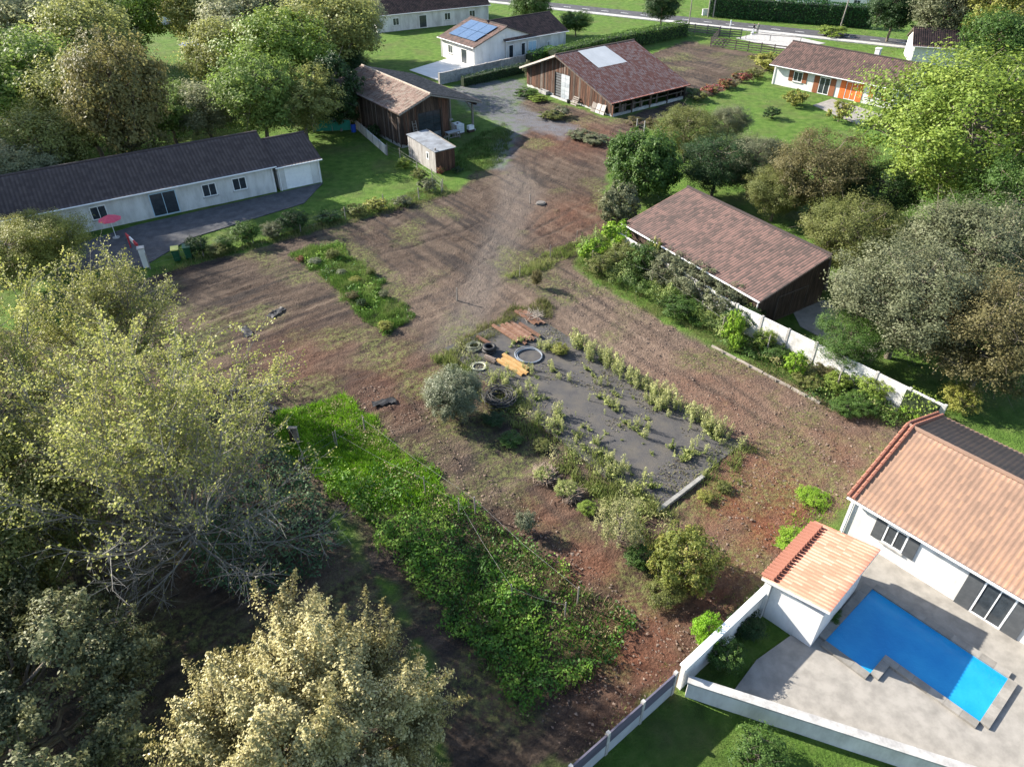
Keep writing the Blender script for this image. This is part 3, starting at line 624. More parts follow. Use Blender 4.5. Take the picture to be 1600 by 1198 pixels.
for r_ in range(7):
    for c_ in range(3):
        pm = GLASS if r_ > 1 else M('dusty glass', [(.08, .09, .1), (.2, .22, .24)], 1.5, .3)
        B().box((DX0 + .06 + c_ * .98, .07, .08 + r_ * .47), (DX0 + .98 + c_ * .98, .098, .48 + r_ * .47)).build('pane', pm, dr)
B().box((DX0 - .18, -.04, 0), (DX0, .12, DHH + .15)).box((DX1, -.04, 0), (DX1 + .2, .12, DHH + .15)).build('door_frame', WOODD, t)
f0 = (-.45, -.75, 3.95 + .01); fr = (RX, -.75, 5.36); fe = (10.6, -.75, 3.36)
g0 = (-.45, L1 + .5, 3.96); gr = (RX, L1 + .5, 5.36); ge = (10.6, L1 + .5, 3.36)
rf = slab_roof(t, [(g0, f0, fr, gr), (fe, ge, gr, fr)], WOODD, .1)
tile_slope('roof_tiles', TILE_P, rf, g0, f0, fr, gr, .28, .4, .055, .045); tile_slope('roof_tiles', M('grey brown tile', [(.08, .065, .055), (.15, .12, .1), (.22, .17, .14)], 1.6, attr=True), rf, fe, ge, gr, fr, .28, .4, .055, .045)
rc = B()
for i in range(33): rc.cyl((RX, -.75 + i * .474, 5.4), (RX, -.75 + (i + 1) * .474, 5.41), .14, .12, 7)
rc.build('ridge_tiles', M('pale ridge tile', [(.3, .24, .19), (.42, .35, .29)], 3), rf)['kind'] = 'stuff'
for yy in (.1, 4.9, 9.6, 14.1):
    B().box((9.75, yy, 0), (9.95, yy + .2, 3.3)).build('post', POSTM, t)
    B().bar((9.85, yy + .1, 2.3), (9.0, yy + .1, 3.45), .1).build('brace', POSTM, t)
    B().box((9.6, yy - .1, -.1), (10.1, yy + .35, .18)).build('footing', CONC, t)
B().box((9.74, -.6, 3.12), (9.94, L1 + .3, 3.3)).build('beam', WOODD, t)
for sx, (pa, pb) in enumerate((((-.45, -.78, 3.86), (RX, -.78, 5.26)), ((RX, -.78, 5.26), (10.6, -.78, 3.26)))):
    B().bar(pa, pb, .05, .15).build('verge_board', POSTM, t)
# ---------------------------------------------------------------- small flat-roofed shed
t = thing('garden_shed', 'small flat-roofed wooden shed, grey side and red-brown end, before the left barn', 'shed', P(682, 271), math.atan2(.57, .82))
Lz, Wz = 2.3, 5.9
B().box((0.03, .03, -.05), (Lz - .03, Wz - .03, 2.15)).build('wall', WOODD, t)
GREYB = M('silver board', [(.2, .18, .17), (.32, .3, .28), (.42, .4, .38)], 6, .9, .4, 50, (1, 1, .12))
for i in range(10): B().box((i * .23, -.005, 0), (i * .23 + .218, .028, 2.2)).build('board', WOODR, t)
for i in range(25):
    ya = i * .236
    if 1.35 < ya + .1 < 1.95:
        B().box((-.005, ya, 0), (.028, ya + .224, 1.0)).build('board', GREYB, t); B().box((-.005, ya, 1.75), (.028, ya + .224, 2.2)).build('board', GREYB, t)
    else: B().box((-.005, ya, 0), (.028, ya + .224, 2.2)).build('board', GREYB, t)
o = B().box((-.03, 1.40, 1.0), (.027, 1.49, 1.75)).box((-.03, 1.83, 1.0), (.027, 1.92, 1.75)).box((-.03, 1.49, 1.66), (.027, 1.83, 1.75)).box((-.03, 1.49, 1.0), (.027, 1.83, 1.08)).build('window', WHITEP, t)
B().box((-.01, 1.49, 1.08), (.026, 1.83, 1.66)).build('pane', GLASS, o)
B().prism([(-.1, -.12, 2.2), (Lz + .1, -.12, 2.24), (Lz + .1, Wz + .1, 2.42), (-.1, Wz + .1, 2.38)], (0, 0, .07)).build('roof', M('grey felt', [(.06, .06, .065), (.15, .16, .175), (.24, .26, .285)], .9, .7, .2, 20), t)
B().bar((Lz + .1, -.12, 2.31), (Lz + .1, Wz + .1, 2.5), .08, .12).build('roof_edge', POSTM, t)
B().cyl((.2, .3, 2.25), (.2, .3, 2.5), .09, n=8).build('vent', POSTM, t)
# ================================================================== WALLS AND FENCES
def wall_run(name, label, A, Bp, h, panel, post, pw=2.0, courses=1, thick=.08, postw=.16, cat='wall', posth=None, mats=None, cap=None, group=None):
    A = Vector((A[0], A[1], 0)); Bp = Vector((Bp[0], Bp[1], 0)); d = Bp - A; L = d.length
    t = thing(name, label, cat, A, math.atan2(d.y, d.x), group); n = max(1, round(L / pw)); st = L / n
    for i in range(n + 1):
        if post: B().box((i * st - postw / 2, -postw / 2, -.2), (i * st + postw / 2, postw / 2, (posth or h + .05))).build('post', post, t)
    for i in range(n):
        for c in range(courses):
            z0 = -.1 if c == 0 else h * c / courses + .006
            B().box((i * st + (postw / 2 if post else 0) - .01, -thick / 2, z0), ((i + 1) * st - (postw / 2 if post else 0) + .01, thick / 2, h * (c + 1) / courses)).build('panel', (mats[c] if mats else panel), t)
    if cap: B().box((-.05, -thick / 2 - .06, h + .003), (L + .05, thick / 2 + .06, h + .09)).build('coping', cap, t)
    return t
WPAN = M('whitewashed concrete', [(.34, .33, .31), (.56, .55, .53), (.7, .69, .67)], 1.6, .9, .25, 15)
wall_run('boundary_wall', 'long white concrete panel wall with grey posts behind the overgrown strip', (24.9, 32.3), (15.75, 43.5), 1.9, WPAN, CONC, 2.0)
wall_run('shed_wall', 'white wall under the maroon shed roof, mostly hidden by shrubs', (15.6, 43.7), (8.9, 55.0), 1.85, WPAN, CONC, 2.4)
GREYW = M('grey plate', [(.3, .31, .33), (.42, .43, .45)], 1.5, .85, .15, 20); DARKW = M('dark plate', [(.07, .065, .09), (.13, .12, .16)], 1.5, .8, .15, 30, (.3, 1, 1))
fd = (Vector((6.75, 16.1, 0)) - Vector((2.3, 12.45, 0))).normalized()
wall_run('plate_fence', 'low concrete fence with dark upper plates along the lower right plot edge', Vector((6.5, 15.9, 0)) - fd * 9.5, (6.5, 15.9), 1.5, None, CONC, 1.9, 2, .07, .14, 'fence', 1.62, mats=[GREYW, DARKW])
wall_run('block_wall', 'bright white capped block wall between the plot and the pool terrace', (6.85, 16.15), (11.2, 19.9), 1.55, WHITE, None, 6, 1, .2, cap=WHITEP)
B_ = wall_run('low_garden_wall', 'low white garden wall running from the fence corner below the pool terrace', (7.1, 15.9), (22.0, 10.4), 1.0, WHITE, None, 20, 1, .25, cap=CONC)
STONE = M('grey stone', [(.16, .155, .15), (.26, .25, .24), (.36, .35, .33)], 3, .9, .5, 12)
wall_run('stone_wall', 'grey stone boundary wall with ivy at its foot behind the gravel drive', P(688, 132)[:2], P(826, 101)[:2], 1.5, STONE, STONE, 3, 2, .3, .36)
t = wall_run('plate_wall', 'white slab fence pieces along the left barn', P(556, 200)[:2], P(604, 242)[:2], 1.0, WHITE, CONC, 2.2, 1, .08, .14, 'fence')
def wire_fence(name, label, pts, h=1.2, wires=(.4, .8, 1.1), mat=POSTM, r=.05, sag=.03):
    pts = [Vector((p[0], p[1], 0)) for p in pts]; t = thing(name, label, 'fence', pts[0]); o = pts[0]; rr = random.Random(len(pts) * 7)
    tops = []
    for p in pts:
        hh = h * rr.uniform(.9, 1.1); ln = Vector((rr.uniform(-.06, .06), rr.uniform(-.06, .06), hh))
        B().cyl(p - o + Vector((0, 0, -.2)), p - o + ln, r, r * .85, 7).build('post', mat, t); tops.append((p - o, ln))
    for wz in wires:
        w = B()
        for (a, la), (b, lb) in zip(tops[:-1], tops[1:]):
            qa = a + la * (wz / h); qb = b + lb * (wz / h); m = (qa + qb) / 2 - Vector((0, 0, sag)); w.cyl(qa, m, .0042, n=4); w.cyl(m, qb, .0042, n=4)
        w.build('wire', WIREM, t)
    return t
wire_fence('wire_fence', 'wire fence on wooden posts between the asphalt yard and the tilled plot', [P(*q)[:2] for q in ((235, 420), (318, 400), (396, 380), (470, 362), (540, 343), (600, 326), (655, 312), (690, 302))], 1.3)
wire_fence('wire_fence', 'weedy wire fence from the plot corner up to the left barn', [P(*q)[:2] for q in ((692, 300), (676, 285), (652, 268), (626, 252), (606, 243))], 1.3)
wire_fence('wire_fence', 'short wire fence row inside the bright far end of the bramble strip', [P(*q)[:2] for q in ((462, 690), (477, 725), (525, 697), (571, 672))], 1.1, (.5, 1.0), r=.035)
wire_fence('wire_fence', 'sagging wire on thin posts along the middle of the bramble strip', [P(*q)[:2] for q in ((527, 698), (665, 772), (717, 805), (800, 940), (882, 968))], 1.2, (1.0,), r=.035, sag=.15)
wire_fence('wire_fence', 'wire on pale posts along the right edge of the bramble strip', [P(*q)[:2] for q in ((570, 675), (743, 802), (902, 944))], 1.2, (1.05,), r=.045, sag=.2)
wire_fence('wire_fence', 'wire fence with leaning posts through the shrubs before the white wall', [P(*q)[:2] for q in ((925, 415), (1017, 448), (1093, 495), (1126, 525), (1196, 555), (1270, 572), (1305, 612))], 1.5, (.6, 1.3), r=.05)
wire_fence('wire_fence', 'line of thin posts on the grass bank beside the upper track', [P(*q)[:2] for q in ((812, 432), (860, 402), (901, 380))], 1.1, (.9,), r=.035)
wire_fence('wire_fence', 'short row of pale concrete posts behind the round green tree', [P(*q)[:2] for q in ((994, 205), (1006, 210), (1031, 218))], 1.5, (.8,), CONC, .08)
t = thing('corner_post', 'thick dark wooden strainer post at the corner of the bright grass', 'post', P(463, 693))
B().box((-.28, -.06, -.2), (-.1, .1, 1.15)).build('post', WOODD, t); B().box((.02, -.1, -.2), (.22, .1, 1.1)).build('post', WOODG, t); B().box((-.3, -.09, 1.152), (.24, .1, 1.25)).build('cap', POSTM, t)
for q, lb in (((1105, 872), 'short grey post beside the round yellow-green bush'), ((714, 470), 'single post standing in dry grass at the slab far corner')):
    pp = P(*q); t = thing('fence_post', lb, 'post', pp); B().cyl((0, 0, -.2), (.03, .02, 1.1), .06, .05, 7).build('shaft', POSTM, t); B().cyl((.03, .02, 1.1), (.03, .02, 1.13), .04, .01, 7).build('top', POSTM, t)
# post and rail fences by the road
def rail_fence(name, label, A, Bp, h=1.3, n=None, rails=4, mat=WOODG, dark=None, sp=2.2):
    A = Vector((A[0], A[1], 0)); Bp = Vector((Bp[0], Bp[1], 0)); d = Bp - A; L = d.length; t = thing(name, label, 'fence', A, math.atan2(d.y, d.x)); n = n or max(1, round(L / sp)); st = L / n
    for i in range(n + 1): B().box((i * st - .07, -.07, -.2), (i * st + .07, .07, h + .08)).build('post', mat, t)
    for i in range(n):
        for k in range(rails):
            z = h * (k + .75) / rails; B().box((i * st - .02, -.105, z - .08), ((i + 1) * st - .03, -.072, z + .08)).build('rail', dark or mat, t)
    return t
RAILD = M('dark rail wood', [(.1, .085, .075), (.18, .155, .14)], 7, .9)
rail_fence('rail_fence', 'grey post and rail fence along the far end of the field', P(1110, 73)[:2], P(1250, 90)[:2], 1.4)
rail_fence('rail_fence', 'dark rail fence running left from the gate to the green hedge', P(1066, 50)[:2], P(1124, 56)[:2], 1.4, mat=RAILD)
rail_fence('field_gate', 'dark wooden field gate standing ajar near the two walkers', P(1122, 58)[:2], P(1157, 61)[:2], 1.5, 2, 4, RAILD)['category'] = 'gate'
rail_fence('rail_fence', 'short rail fence returning from the gate to the field corner', P(1110, 72)[:2], P(1121, 59)[:2], 1.3, mat=WOODG)
t = thing('barrier_rail', 'long thin steel barrier rail with braces beside the footway', 'barrier', P(1165, 61))
q = P(1250, 68) - P(1165, 61); B().cyl((0, 0, .9), (q.x, q.y, .9), .05, n=6).build('rail', RAILD, t)
for k in (0, .45, 1): B().cyl((q.x * k, q.y * k, -.1), (q.x * k, q.y * k, .95), .05, n=6).build('post', RAILD, t)
# utility poles
def pole(label, p, h, r=.13, arms=False):
    t = thing('utility_pole', label, 'pole', p); B().cyl((0, 0, -.3), (0, 0, h), r, r * .7, 10).build('shaft', POSTM, t)
    B().bar((-.5, 0, h - .4), (.5, 0, h - .4), .08).build('crossarm', POSTM, t)
    for s in (-.4, 0, .4): B().cyl((s, 0, h - .36), (s, 0, h - .18), .04, n=6).build('insulator', CONC, t)
    return t
pole('slim utility pole beside the dark rail fence near the road', P(1076, 40), 7.5, .11)
pole('wooden utility pole left of the tall hedge, nearer its end', P(1106, 27), 8); pole('twin utility pole just right of its neighbour by the hedge end', P(1114, 27.5), 8)
pole('leaning utility pole at the right end of the tall hedge', P(1313, 43), 8.5).rotation_euler = (0, R(4), 0)
t = thing('marker_post', 'slim white marker post on the near side of the road', 'post', P(1141, 42)); B().box((-.08, -.05, -.1), (.08, .05, 1.1)).build('shaft', WHITEP, t); B().box((-.083, -.053, .75), (.083, .053, .9)).build('band', SHB, t)
t = thing('meter_box', 'small pale utility cabinet by the roadside poles', 'cabinet', P(1101, 24)); B().box((-.5, -.2, -.05), (.5, .2, 1.0)).build('body', WHITEP, t); B().box((-.55, -.25, 1.003), (.55, .25, 1.08)).build('lid', CONC, t)

# ================================================================== BARN CLUTTER
def at1(x_, y_):            # left barn local -> world
    return Vector((-12.3 + .79 * x_ - .61 * y_, 80.4 + .61 * x_ + .79 * y_, 0))
r1 = math.atan2(.61, .79)
t = thing('ladder', 'light wooden ladder leaning on the left barn beside its big door', 'ladder', at1(1.5, -.75), r1)
for sx in (0, .45): B().bar((sx, 0, 0), (sx, .68, 2.7), .06).build('stile', POSTM, t)
for k in range(8): B().bar((.0, .68 * (k + .6) / 8.6, 2.7 * (k + .6) / 8.6), (.45, .68 * (k + .6) / 8.6, 2.7 * (k + .6) / 8.6), .045).build('rung', POSTM, t)
t = thing('liquid_tank', 'white caged plastic tank on a pallet under the lean-to', 'tank', at1(7.4, -.1), r1)
B().box((0, 0, .16), (1.0, 1.2, 1.1)).build('tank', M('translucent plastic', [(.62, .65, .68), (.75, .78, .8)], 2, .4), t); B().cyl((.5, .6, 1.1), (.5, .6, 1.17), .12).build('cap', BLACK, t)
cg = B()
for k in range(6):
    cg.cyl((k * .2, -.02, .16), (k * .2, -.02, 1.12), .014, n=4); cg.cyl((-.02, k * .24, .16), (-.02, k * .24, 1.12), .014, n=4); cg.cyl((1.02, k * .24, .16), (1.02, k * .24, 1.12), .014, n=4)
for k in range(5):
    z = .16 + k * .24; cg.cyl((0, -.03, z), (1, -.03, z), .014, n=4); cg.cyl((-.03, 0, z), (-.03, 1.2, z), .014, n=4); cg.cyl((1.03, 0, z), (1.03, 1.2, z), .014, n=4)
cg.build('cage', STEEL, t); pb = B()
for k in range(3): pb.box((0, k * .5, 0), (1, k * .5 + .15, .13))
pb.build('pallet_base', WOODG, t)
t = thing('workbench', 'rough grey-topped workbench in front of the left barn door', 'bench', at1(5.5, -1.1), r1)
B().box((0, 0, .78), (1.7, .7, .84)).build('top', M('grey sheet', [(.3, .31, .33), (.42, .43, .45)], 3), t)
for lx in (.08, 1.62):
    for ly in (.06, .64): B().bar((lx, ly, 0), (lx, ly, .78), .08).build('leg', POSTM, t)
B().bar((.08, .06, .25), (1.62, .06, .25), .06).build('stretcher', POSTM, t); B().bar((.08, .06, .7), (1.62, .06, .7), .05, .1).build('stretcher', POSTM, t)
for k in range(3):
    t = thing('leaning_plank', ('leftmost', 'middle', 'rightmost')[k] + ' of the three planks leaning by the caged tank', 'plank', at1(6.55 + k * .24, -.55 - .1 * k), r1)
    B().bar((0, 0, 0), (.05, .5, 1.75 - .25 * k), .15, .03, (0, 1, 0)).build('plank', [WOODG, POSTM, WOODG][k], t)
    B().bar((-.02, .2, .7), (.1, .22, .72), .04).build('batten', WOODD, t)
t = thing('white_crate', 'small white open box beside the lean-to corner post', 'box', at1(9.0, -.3), r1); B().box((0, 0, .3), (.7, .05, .75)).box((0, .05, .3), (.05, .5, .75)).box((.65, .05, .3), (.7, .5, .75)).box((.05, .45, .3), (.65, .5, .75)).box((.05, .05, .3), (.65, .45, .35)).build('box', WHITEP, t); B().box((-.05, 0, 0), (.75, .5, .297)).build('stand', WOODD, t)
def at2(x_, y_): return Vector((12.5 + .8 * x_ - .6 * y_, 91.6 + .6 * x_ + .8 * y_, 0))
r2 = math.atan2(.6, .8)
t = thing('pallet', 'wooden pallet leaning on the right barn near its door', 'pallet', at2(-.75, 7.2), r2)
for k in range(5): B().bar((.62 * (k + .5) / 5, -1.1, 1.0 * (k + .5) / 5), (.62 * (k + .5) / 5, 0, 1.0 * (k + .5) / 5), .14, .03, (-.85, 0, .53)).build('slat', POSTM, t)
for yy in (-1.05, -.55, -.05): B().bar((.03, yy, 0), (.66, yy, 1.02), .08, .08).build('bearer', WOODG, t)
for k in range(3):
    t = thing('board_sheet', ('left', 'middle', 'right')[k] + ' grey board propped against the right barn wall', 'board', at2(-.5, 3.6 - k * .85), r2)
    B().prism([(0, 0, 0), (0, -.75, 0), (.42, -.75, .95 + .1 * k), (.42, 0, 1.05)], (.03, 0, .01)).build('board', [POSTM, GREYB, GREYB][k], t); B().bar((.1, -.7, .4), (.1, -.05, .4), .05, .03).build('batten', WOODG, t)
t = thing('feed_bucket', 'small black bucket beside the leaning pallet at the right barn', 'bucket', at2(-.6, 7.75)); B().cyl((0, 0, 0), (0, 0, .42), .2, .25, 12).build('body', BLACK, t); B().torus((0, 0, .42), .25, .02, 16, 5).build('rim', BLACK, t)
t = thing('stone_trough', 'low pale stone trough left of the right barn door', 'trough', at2(-.7, 12.3), r2); B().box((0, 0, 0), (.6, 1.6, .12)).box((0, 0, .12), (.08, 1.6, .45)).box((.52, 0, .12), (.6, 1.6, .45)).box((.08, 0, .12), (.52, .08, .45)).box((.08, 1.52, .12), (.52, 1.6, .45)).build('body', CONC, t); B().box((.08, .08, .3), (.52, 1.52, .32)).build('water', GLASS, t)
t = thing('barrel', 'blue plastic barrel at the corner of the white slab fence', 'barrel', P(553, 206)); B().cyl((0, 0, 0), (0, 0, .9), .29, .29, 14).build('body', BLUEP, t); B().torus((0, 0, .45), .295, .02, 18, 5).torus((0, 0, .75), .295, .02, 18, 5).build('hoops', BLUEP, t); B().cyl((0, 0, .9), (0, 0, .94), .25, .24, 14).build('lid', BLACK, t)
wire_fence('net_fence', 'green netting fence left of the white slab fence', [P(*q)[:2] for q in ((490, 206), (520, 205), (549, 204))], 1.4, (1.3,), POSTM)
for a_, b_ in (((490, 206), (520, 205)), ((520, 205), (549, 204))):
    A_, Bq = P(*a_), P(*b_); o = B().bar(A_ + Vector((0, 0, .65)), Bq + Vector((0, 0, .65)), .04, 1.2); net = o.build('net_panel', M('green net', [(.02, .16, .11), (.03, .22, .16)], 4, .8), bpy.data.objects[[k.name for k in bpy.data.objects if k.name.startswith('net_fence')][-1]])
    net.location = -net.parent.location
# wheelie bins and gate pillar at the yard
def bin_(label, p, lid, h=1.05):
    t = thing('wheelie_bin', label, 'bin', p, R(20)); B().prism([(-.24, -.24, .06), (.24, -.24, .06), (.24, .28, .06), (-.24, .28, .06)], (0, 0, .02)).build('base', GREENP, t)
    bb = B(); bb.v = [(-.22, -.24, .08), (.22, -.24, .08), (.22, .24, .08), (-.22, .24, .08), (-.28, -.32, h), (.28, -.32, h), (.28, .32, h), (-.28, .32, h)]; bb.f = [(0, 3, 2, 1), (4, 5, 6, 7), (0, 1, 5, 4), (1, 2, 6, 5), (2, 3, 7, 6), (3, 0, 4, 7)]; bb.build('body', GREENP, t)
    B().prism([(-.31, -.36, h + .003), (.31, -.36, h + .003), (.31, .36, h + .06), (-.31, .36, h + .06)], (0, 0, .06)).build('lid', lid, t)
    for s in (-.25, .25): B().cyl((s - .03, .26, .1), (s + .03, .26, .1), .1, n=12).build('wheel', BLACK, t)
bin_('green wheelie bin with a yellow lid by the yard fence', P(278, 407), YELLOWM); bin_('green wheelie bin with a dull green lid next to the yellow-lidded one', P(296, 403), M('dull green lid', [(.06, .12, .08), (.09, .16, .11)], 3))
t = thing('gate_pillar', 'white rendered gate pillar with a red gate arm at the yard entrance', 'pillar', P(229, 416), R(25)); B().box((-.22, -.22, -.1), (.22, .22, 1.6)).build('pillar', WHITE, t); B().prism([(-.28, -.28, 1.603), (.28, -.28, 1.603), (.28, .28, 1.603), (-.28, .28, 1.603)], (0, 0, .1)).build('cap', CONC, t)
gd = P(203, 386) - P(222, 404)
ga = thing('red_gate', 'red and white gate arm folded back behind the white pillar', 'gate', P(222, 404), math.atan2(gd.y, gd.x))
for k in range(3): B().box((k * .9, -.05, 1.0), (k * .9 + .88, .05, 1.35)).build('panel', [REDP, WHITEP, REDP][k], ga)
B().box((0, -.04, 0), (.12, .04, .997)).box((2.5, -.04, 0), (2.62, .04, .997)).build('leg', REDP, ga)
t = thing('red_parasol', 'faded red parasol in front of the long white house', 'parasol', P(182, 372)); B().cyl((0, 0, 0), (0, 0, 2.1), .03, n=6).build('pole', WHITEP, t); B().cyl((0, 0, 1.75), (0, 0, 2.15), .95, .05, 8).build('canopy', M('faded red cloth', [(.5, .06, .1), (.6, .1, .15)], 3), t); B().cyl((0, 0, 0), (0, 0, .1), .3, n=12).build('base', CONC, t)
# blue trampoline far left
t = thing('trampoline', 'round blue trampoline on the distant lawn between trees', 'trampoline', P(300, 78)); B().cyl((0, 0, .8), (0, 0, .88), 1.6, n=20).build('mat', M('blue mat', [(.03, .1, .4), (.05, .14, .5)], 3), t); B().torus((0, 0, .86), 1.7, .1, 24, 6).build('pad', BLUEP, t)
for k in range(6): a_ = k * math.pi / 3; B().cyl((1.65 * math.cos(a_), 1.65 * math.sin(a_), 0), (1.65 * math.cos(a_), 1.65 * math.sin(a_), .85), .04, n=6).build('leg', STEEL, t)
# ================================================================== POOL
PL = [Vector((16.73, 20.98, 0)) + Vector((.654, -.757, 0)) * a_ + Vector((-.757, -.654, 0)) * b_ for a_, b_ in ((0, 0), (5.9, 0), (5.9, 2.85), (2.05, 2.85), (2.05, 4.15), (0, 4.15))]
t = thing('swimming_pool', 'bright blue L-shaped swimming pool in the pale terrace', 'pool', (PL[0].x, PL[0].y, 0)); o0 = PL[0]
B().prism([(p - o0) + Vector((0, 0, .02)) for p in PL], (0, 0, .075)).build('water', POOLW, t)
n = len(PL); cen = sum(PL, Vector()) / n
for k in range(n):
    a_, b_ = PL[k] - o0, PL[(k + 1) % n] - o0; d_ = (b_ - a_).normalized(); m_ = Vector((-d_.y, d_.x, 0)) * 1.0
    L_ = (b_ - a_).length; q_ = max(1, round(L_ / .6))
    for i in range(q_):
        s0 = a_ + d_ * (L_ * i / q_ + .004) + m_ * .18; s1 = a_ + d_ * (L_ * (i + 1) / q_ - .004) + m_ * .18
        B().bar(s0 + Vector((0, 0, .115 + .004 * (k % 3))), s1 + Vector((0, 0, .115 + .004 * (k % 3))), .36, .13).build('coping_stone', PAVE, t)
def chair(label, p, rot):
    t = thing('garden_chair', label, 'chair', (p[0], p[1], .06), rot, 'white chairs on the pool terrace'); B().box((-.28, -.28, .4), (.28, .28, .45)).build('seat', WHITEP, t); B().bar((0, .28, .45), (0, .42, .95), .5, .04, (0, 1, 0)).build('backrest', WHITEP, t)
    for sx in (-.24, .24):
        for sy in (-.24, .24): B().cyl((sx, sy, 0), (sx, sy, .4), .025, n=6).build('leg', WHITEP, t)
chair('white garden chair at the right end of the pool terrace', (21.4, 14.6), .8)

# ================================================================== SLAB CLUTTER
def profile_stack(label, a, b, n, mat, h0=.1, wid=.26, seed=0):
    a = P(*a); b = P(*b); d = (b - a); L = d.length; rr = random.Random(seed)
    t = thing('steel_profile_stack', label, 'metal stack', (a.x, a.y, .09), math.atan2(d.y, d.x))
    for i in range(n):
        dx = rr.uniform(-.4, .4); yy = i * (wid + .03); k = B(); z = rr.uniform(0, .14)
        pr = [(0, 0), (.04, .12), (wid - .04, .12), (wid, 0), (wid - .02, 0), (wid - .055, .1), (.055, .1), (.02, 0)]
        k.prism([(dx, yy + p, q + z) for p, q in pr], (L, 0, 0)); k.build('profile', mat, t)
    for x_ in (.3, L - .4): B().box((x_, -.05, -.03), (x_ + .1, n * (wid + .03), -.002)).build('bearer', WOODG, t)
    return t
profile_stack('long rusty steel profiles lying in the slab far corner, left stack', (772, 516), (812, 542), 4, RUST, seed=1)
profile_stack('rusty steel profiles lying right of the left rusty stack', (796, 512), (828, 533), 3, RUST, seed=2)
profile_stack('rusty steel profiles nearest the far corner of the slab', (806, 492), (838, 513), 3, RUST, seed=3)
profile_stack('single rusty profile lying behind the coils', (742, 530), (768, 545), 1, RUST, seed=5)
profile_stack('ochre ribbed panels stacked in the middle of the clutter', (778, 568), (818, 592), 3, OCHRE, wid=.3, seed=4)
profile_stack('small pinkish boards beside the pale hose coil', (752, 563), (768, 570), 2, WOODG, seed=6)
def coil(name, label, p, Rr, n, r, mat, cat='hose coil', wob=.05, z=.1, hh=.018):
    t = thing(name, label, cat, (P(*p).x, P(*p).y, z)); rr = random.Random(int(Rr * 1000)); 
    for i in range(n):
        B().torus((rr.uniform(-.07, .07), rr.uniform(-.07, .07), r), Rr * (rr.uniform(.86, 1.04) if n < 6 else rr.uniform(.5, 1.08)), r, 30, 6, hh * i, wob, rr).build('loop', mat, t)
    return t
GREYH = M('grey hose', [(.14, .16, .19), (.25, .28, .32)], 5, .5); PALEH = M('pale hose', [(.4, .4, .3), (.55, .55, .42)], 5, .6); DARKH = M('dark hose', [(.025, .025, .027), (.06, .058, .055)], 5, .6)
coil('hose_coil', 'wide grey pipe coil lying flat on the slab', (827, 558), .92, 4, .028, GREYH)
coil('hose_coil', 'tangled greenish hose coil left of the black tyre', (741, 545), .55, 12, .02, M('green hose', [(.12, .13, .09), (.22, .23, .16)], 5, .6), wob=.12)
coil('hose_coil', 'pale cream hose coil near the silver bush', (748, 575), .45, 5, .02, PALEH, wob=.05)
coil('hose_coil', 'big heap of dark hose beside the silver bush', (781, 628), .9, 30, .026, DARKH, wob=.16)
t = thing('tyre', 'black rubber tyre stack among the coils', 'tyre', (P(764, 551).x, P(764, 551).y, .09))
for k in range(2): B().torus((.04 * k, 0, .13), .36, .12, 28, 10, .24 * k).build('tyre_ring', BLACK, t, smooth=True)
TWIG = M('grey twig', [(.2, .17, .14), (.34, .3, .26)], 8, .9)
def twig_pile(name, label, p, n, L, seed, mat=TWIG, z=.09, flat=.35):
    rr = np.random.default_rng(seed); segs = []
    for i in range(n):
        a_ = rr.normal(size=3) * L * .3; a_[2] = abs(a_[2]) * flat; d_ = rr.normal(size=3); d_[2] = abs(d_[2]) * .4; d_ /= np.linalg.norm(d_); e_ = a_ + d_ * L * rr.uniform(.3, .8); segs.append((a_, e_, .02, .008))
    t = thing(name, label, 'brush pile', (P(*p).x, P(*p).y, z)); link('twigs', tubes_mesh('twigs', segs, 4), t, mat)['kind'] = 'stuff'; return t
twig_pile('brush_pile', 'heap of grey sticks at the far tip of the slab', (832, 498), 120, 1.0, 3)
for q, lb, s_ in (((850, 745), 'pinkish dead weed heap at the slab left edge', 2), ((890, 775), 'brown dried weed heap lower along the slab left edge', 3)):
    twig_pile('brush_pile', lb, q, 420, .8, 20 + s_, M('dead stalk', [(.22, .16, .12), (.36, .28, .22)], 8), .0, .6)
# timber edging beside the right track
for k in range(4):
    a_ = P(1112, 541).lerp(P(1283, 631), k / 4); b_ = P(1112, 541).lerp(P(1283, 631), (k + .96) / 4); d_ = b_ - a_
    t = thing('edging_beam', ('farthest', 'second', 'third', 'nearest')[k] + ' pale edging beam along the right track, counted from the far end', 'beam', (a_.x, a_.y, 0), math.atan2(d_.y, d_.x)); L_ = d_.length
    B().box((0, -.07, -.08), (L_, .07, .1)).build('beam', M('old beam', [(.2, .17, .14), (.34, .3, .26)], 3), t); B().box((L_ * .5 - .03, -.15, -.1), (L_ * .5 + .03, -.093, .22)).build('stake', POSTM, t)
# black tarpaulin scraps
for q, lb, s_ in (((432, 489), 'black plastic scrap on the shaded earth left of the flower strip', 1), ((385, 519), 'black plastic scrap at the tip of the leafy tree', 2), ((419, 636), 'black plastic scrap near the dark strainer post', 3), ((600, 630), 'dark sheet scrap beside the wire fence above the track', 4)):
    rr = np.random.default_rng(s_); n_ = 7; xs_, ys_ = np.meshgrid(np.linspace(-.7, .7, 9), np.linspace(-.3, .3, n_)); zz_ = rr.uniform(.02, .16, xs_.shape); xs_ = xs_ + rr.normal(size=xs_.shape) * .05; ys_ = ys_ + rr.normal(size=xs_.shape) * .05
    k_ = np.array([j * 9 + i for j in range(n_ - 1) for i in range(8)])
    o = link('tarpaulin', np_mesh('tarpaulin', np.stack([xs_.ravel(), ys_.ravel(), zz_.ravel()], 1), np.stack([k_, k_ + 1, k_ + 10, k_ + 9], 1)), None, BLACK, loc=P(*q), rot=(0, 0, rr.uniform(0, 3))); tag(o, lb, 'tarpaulin')
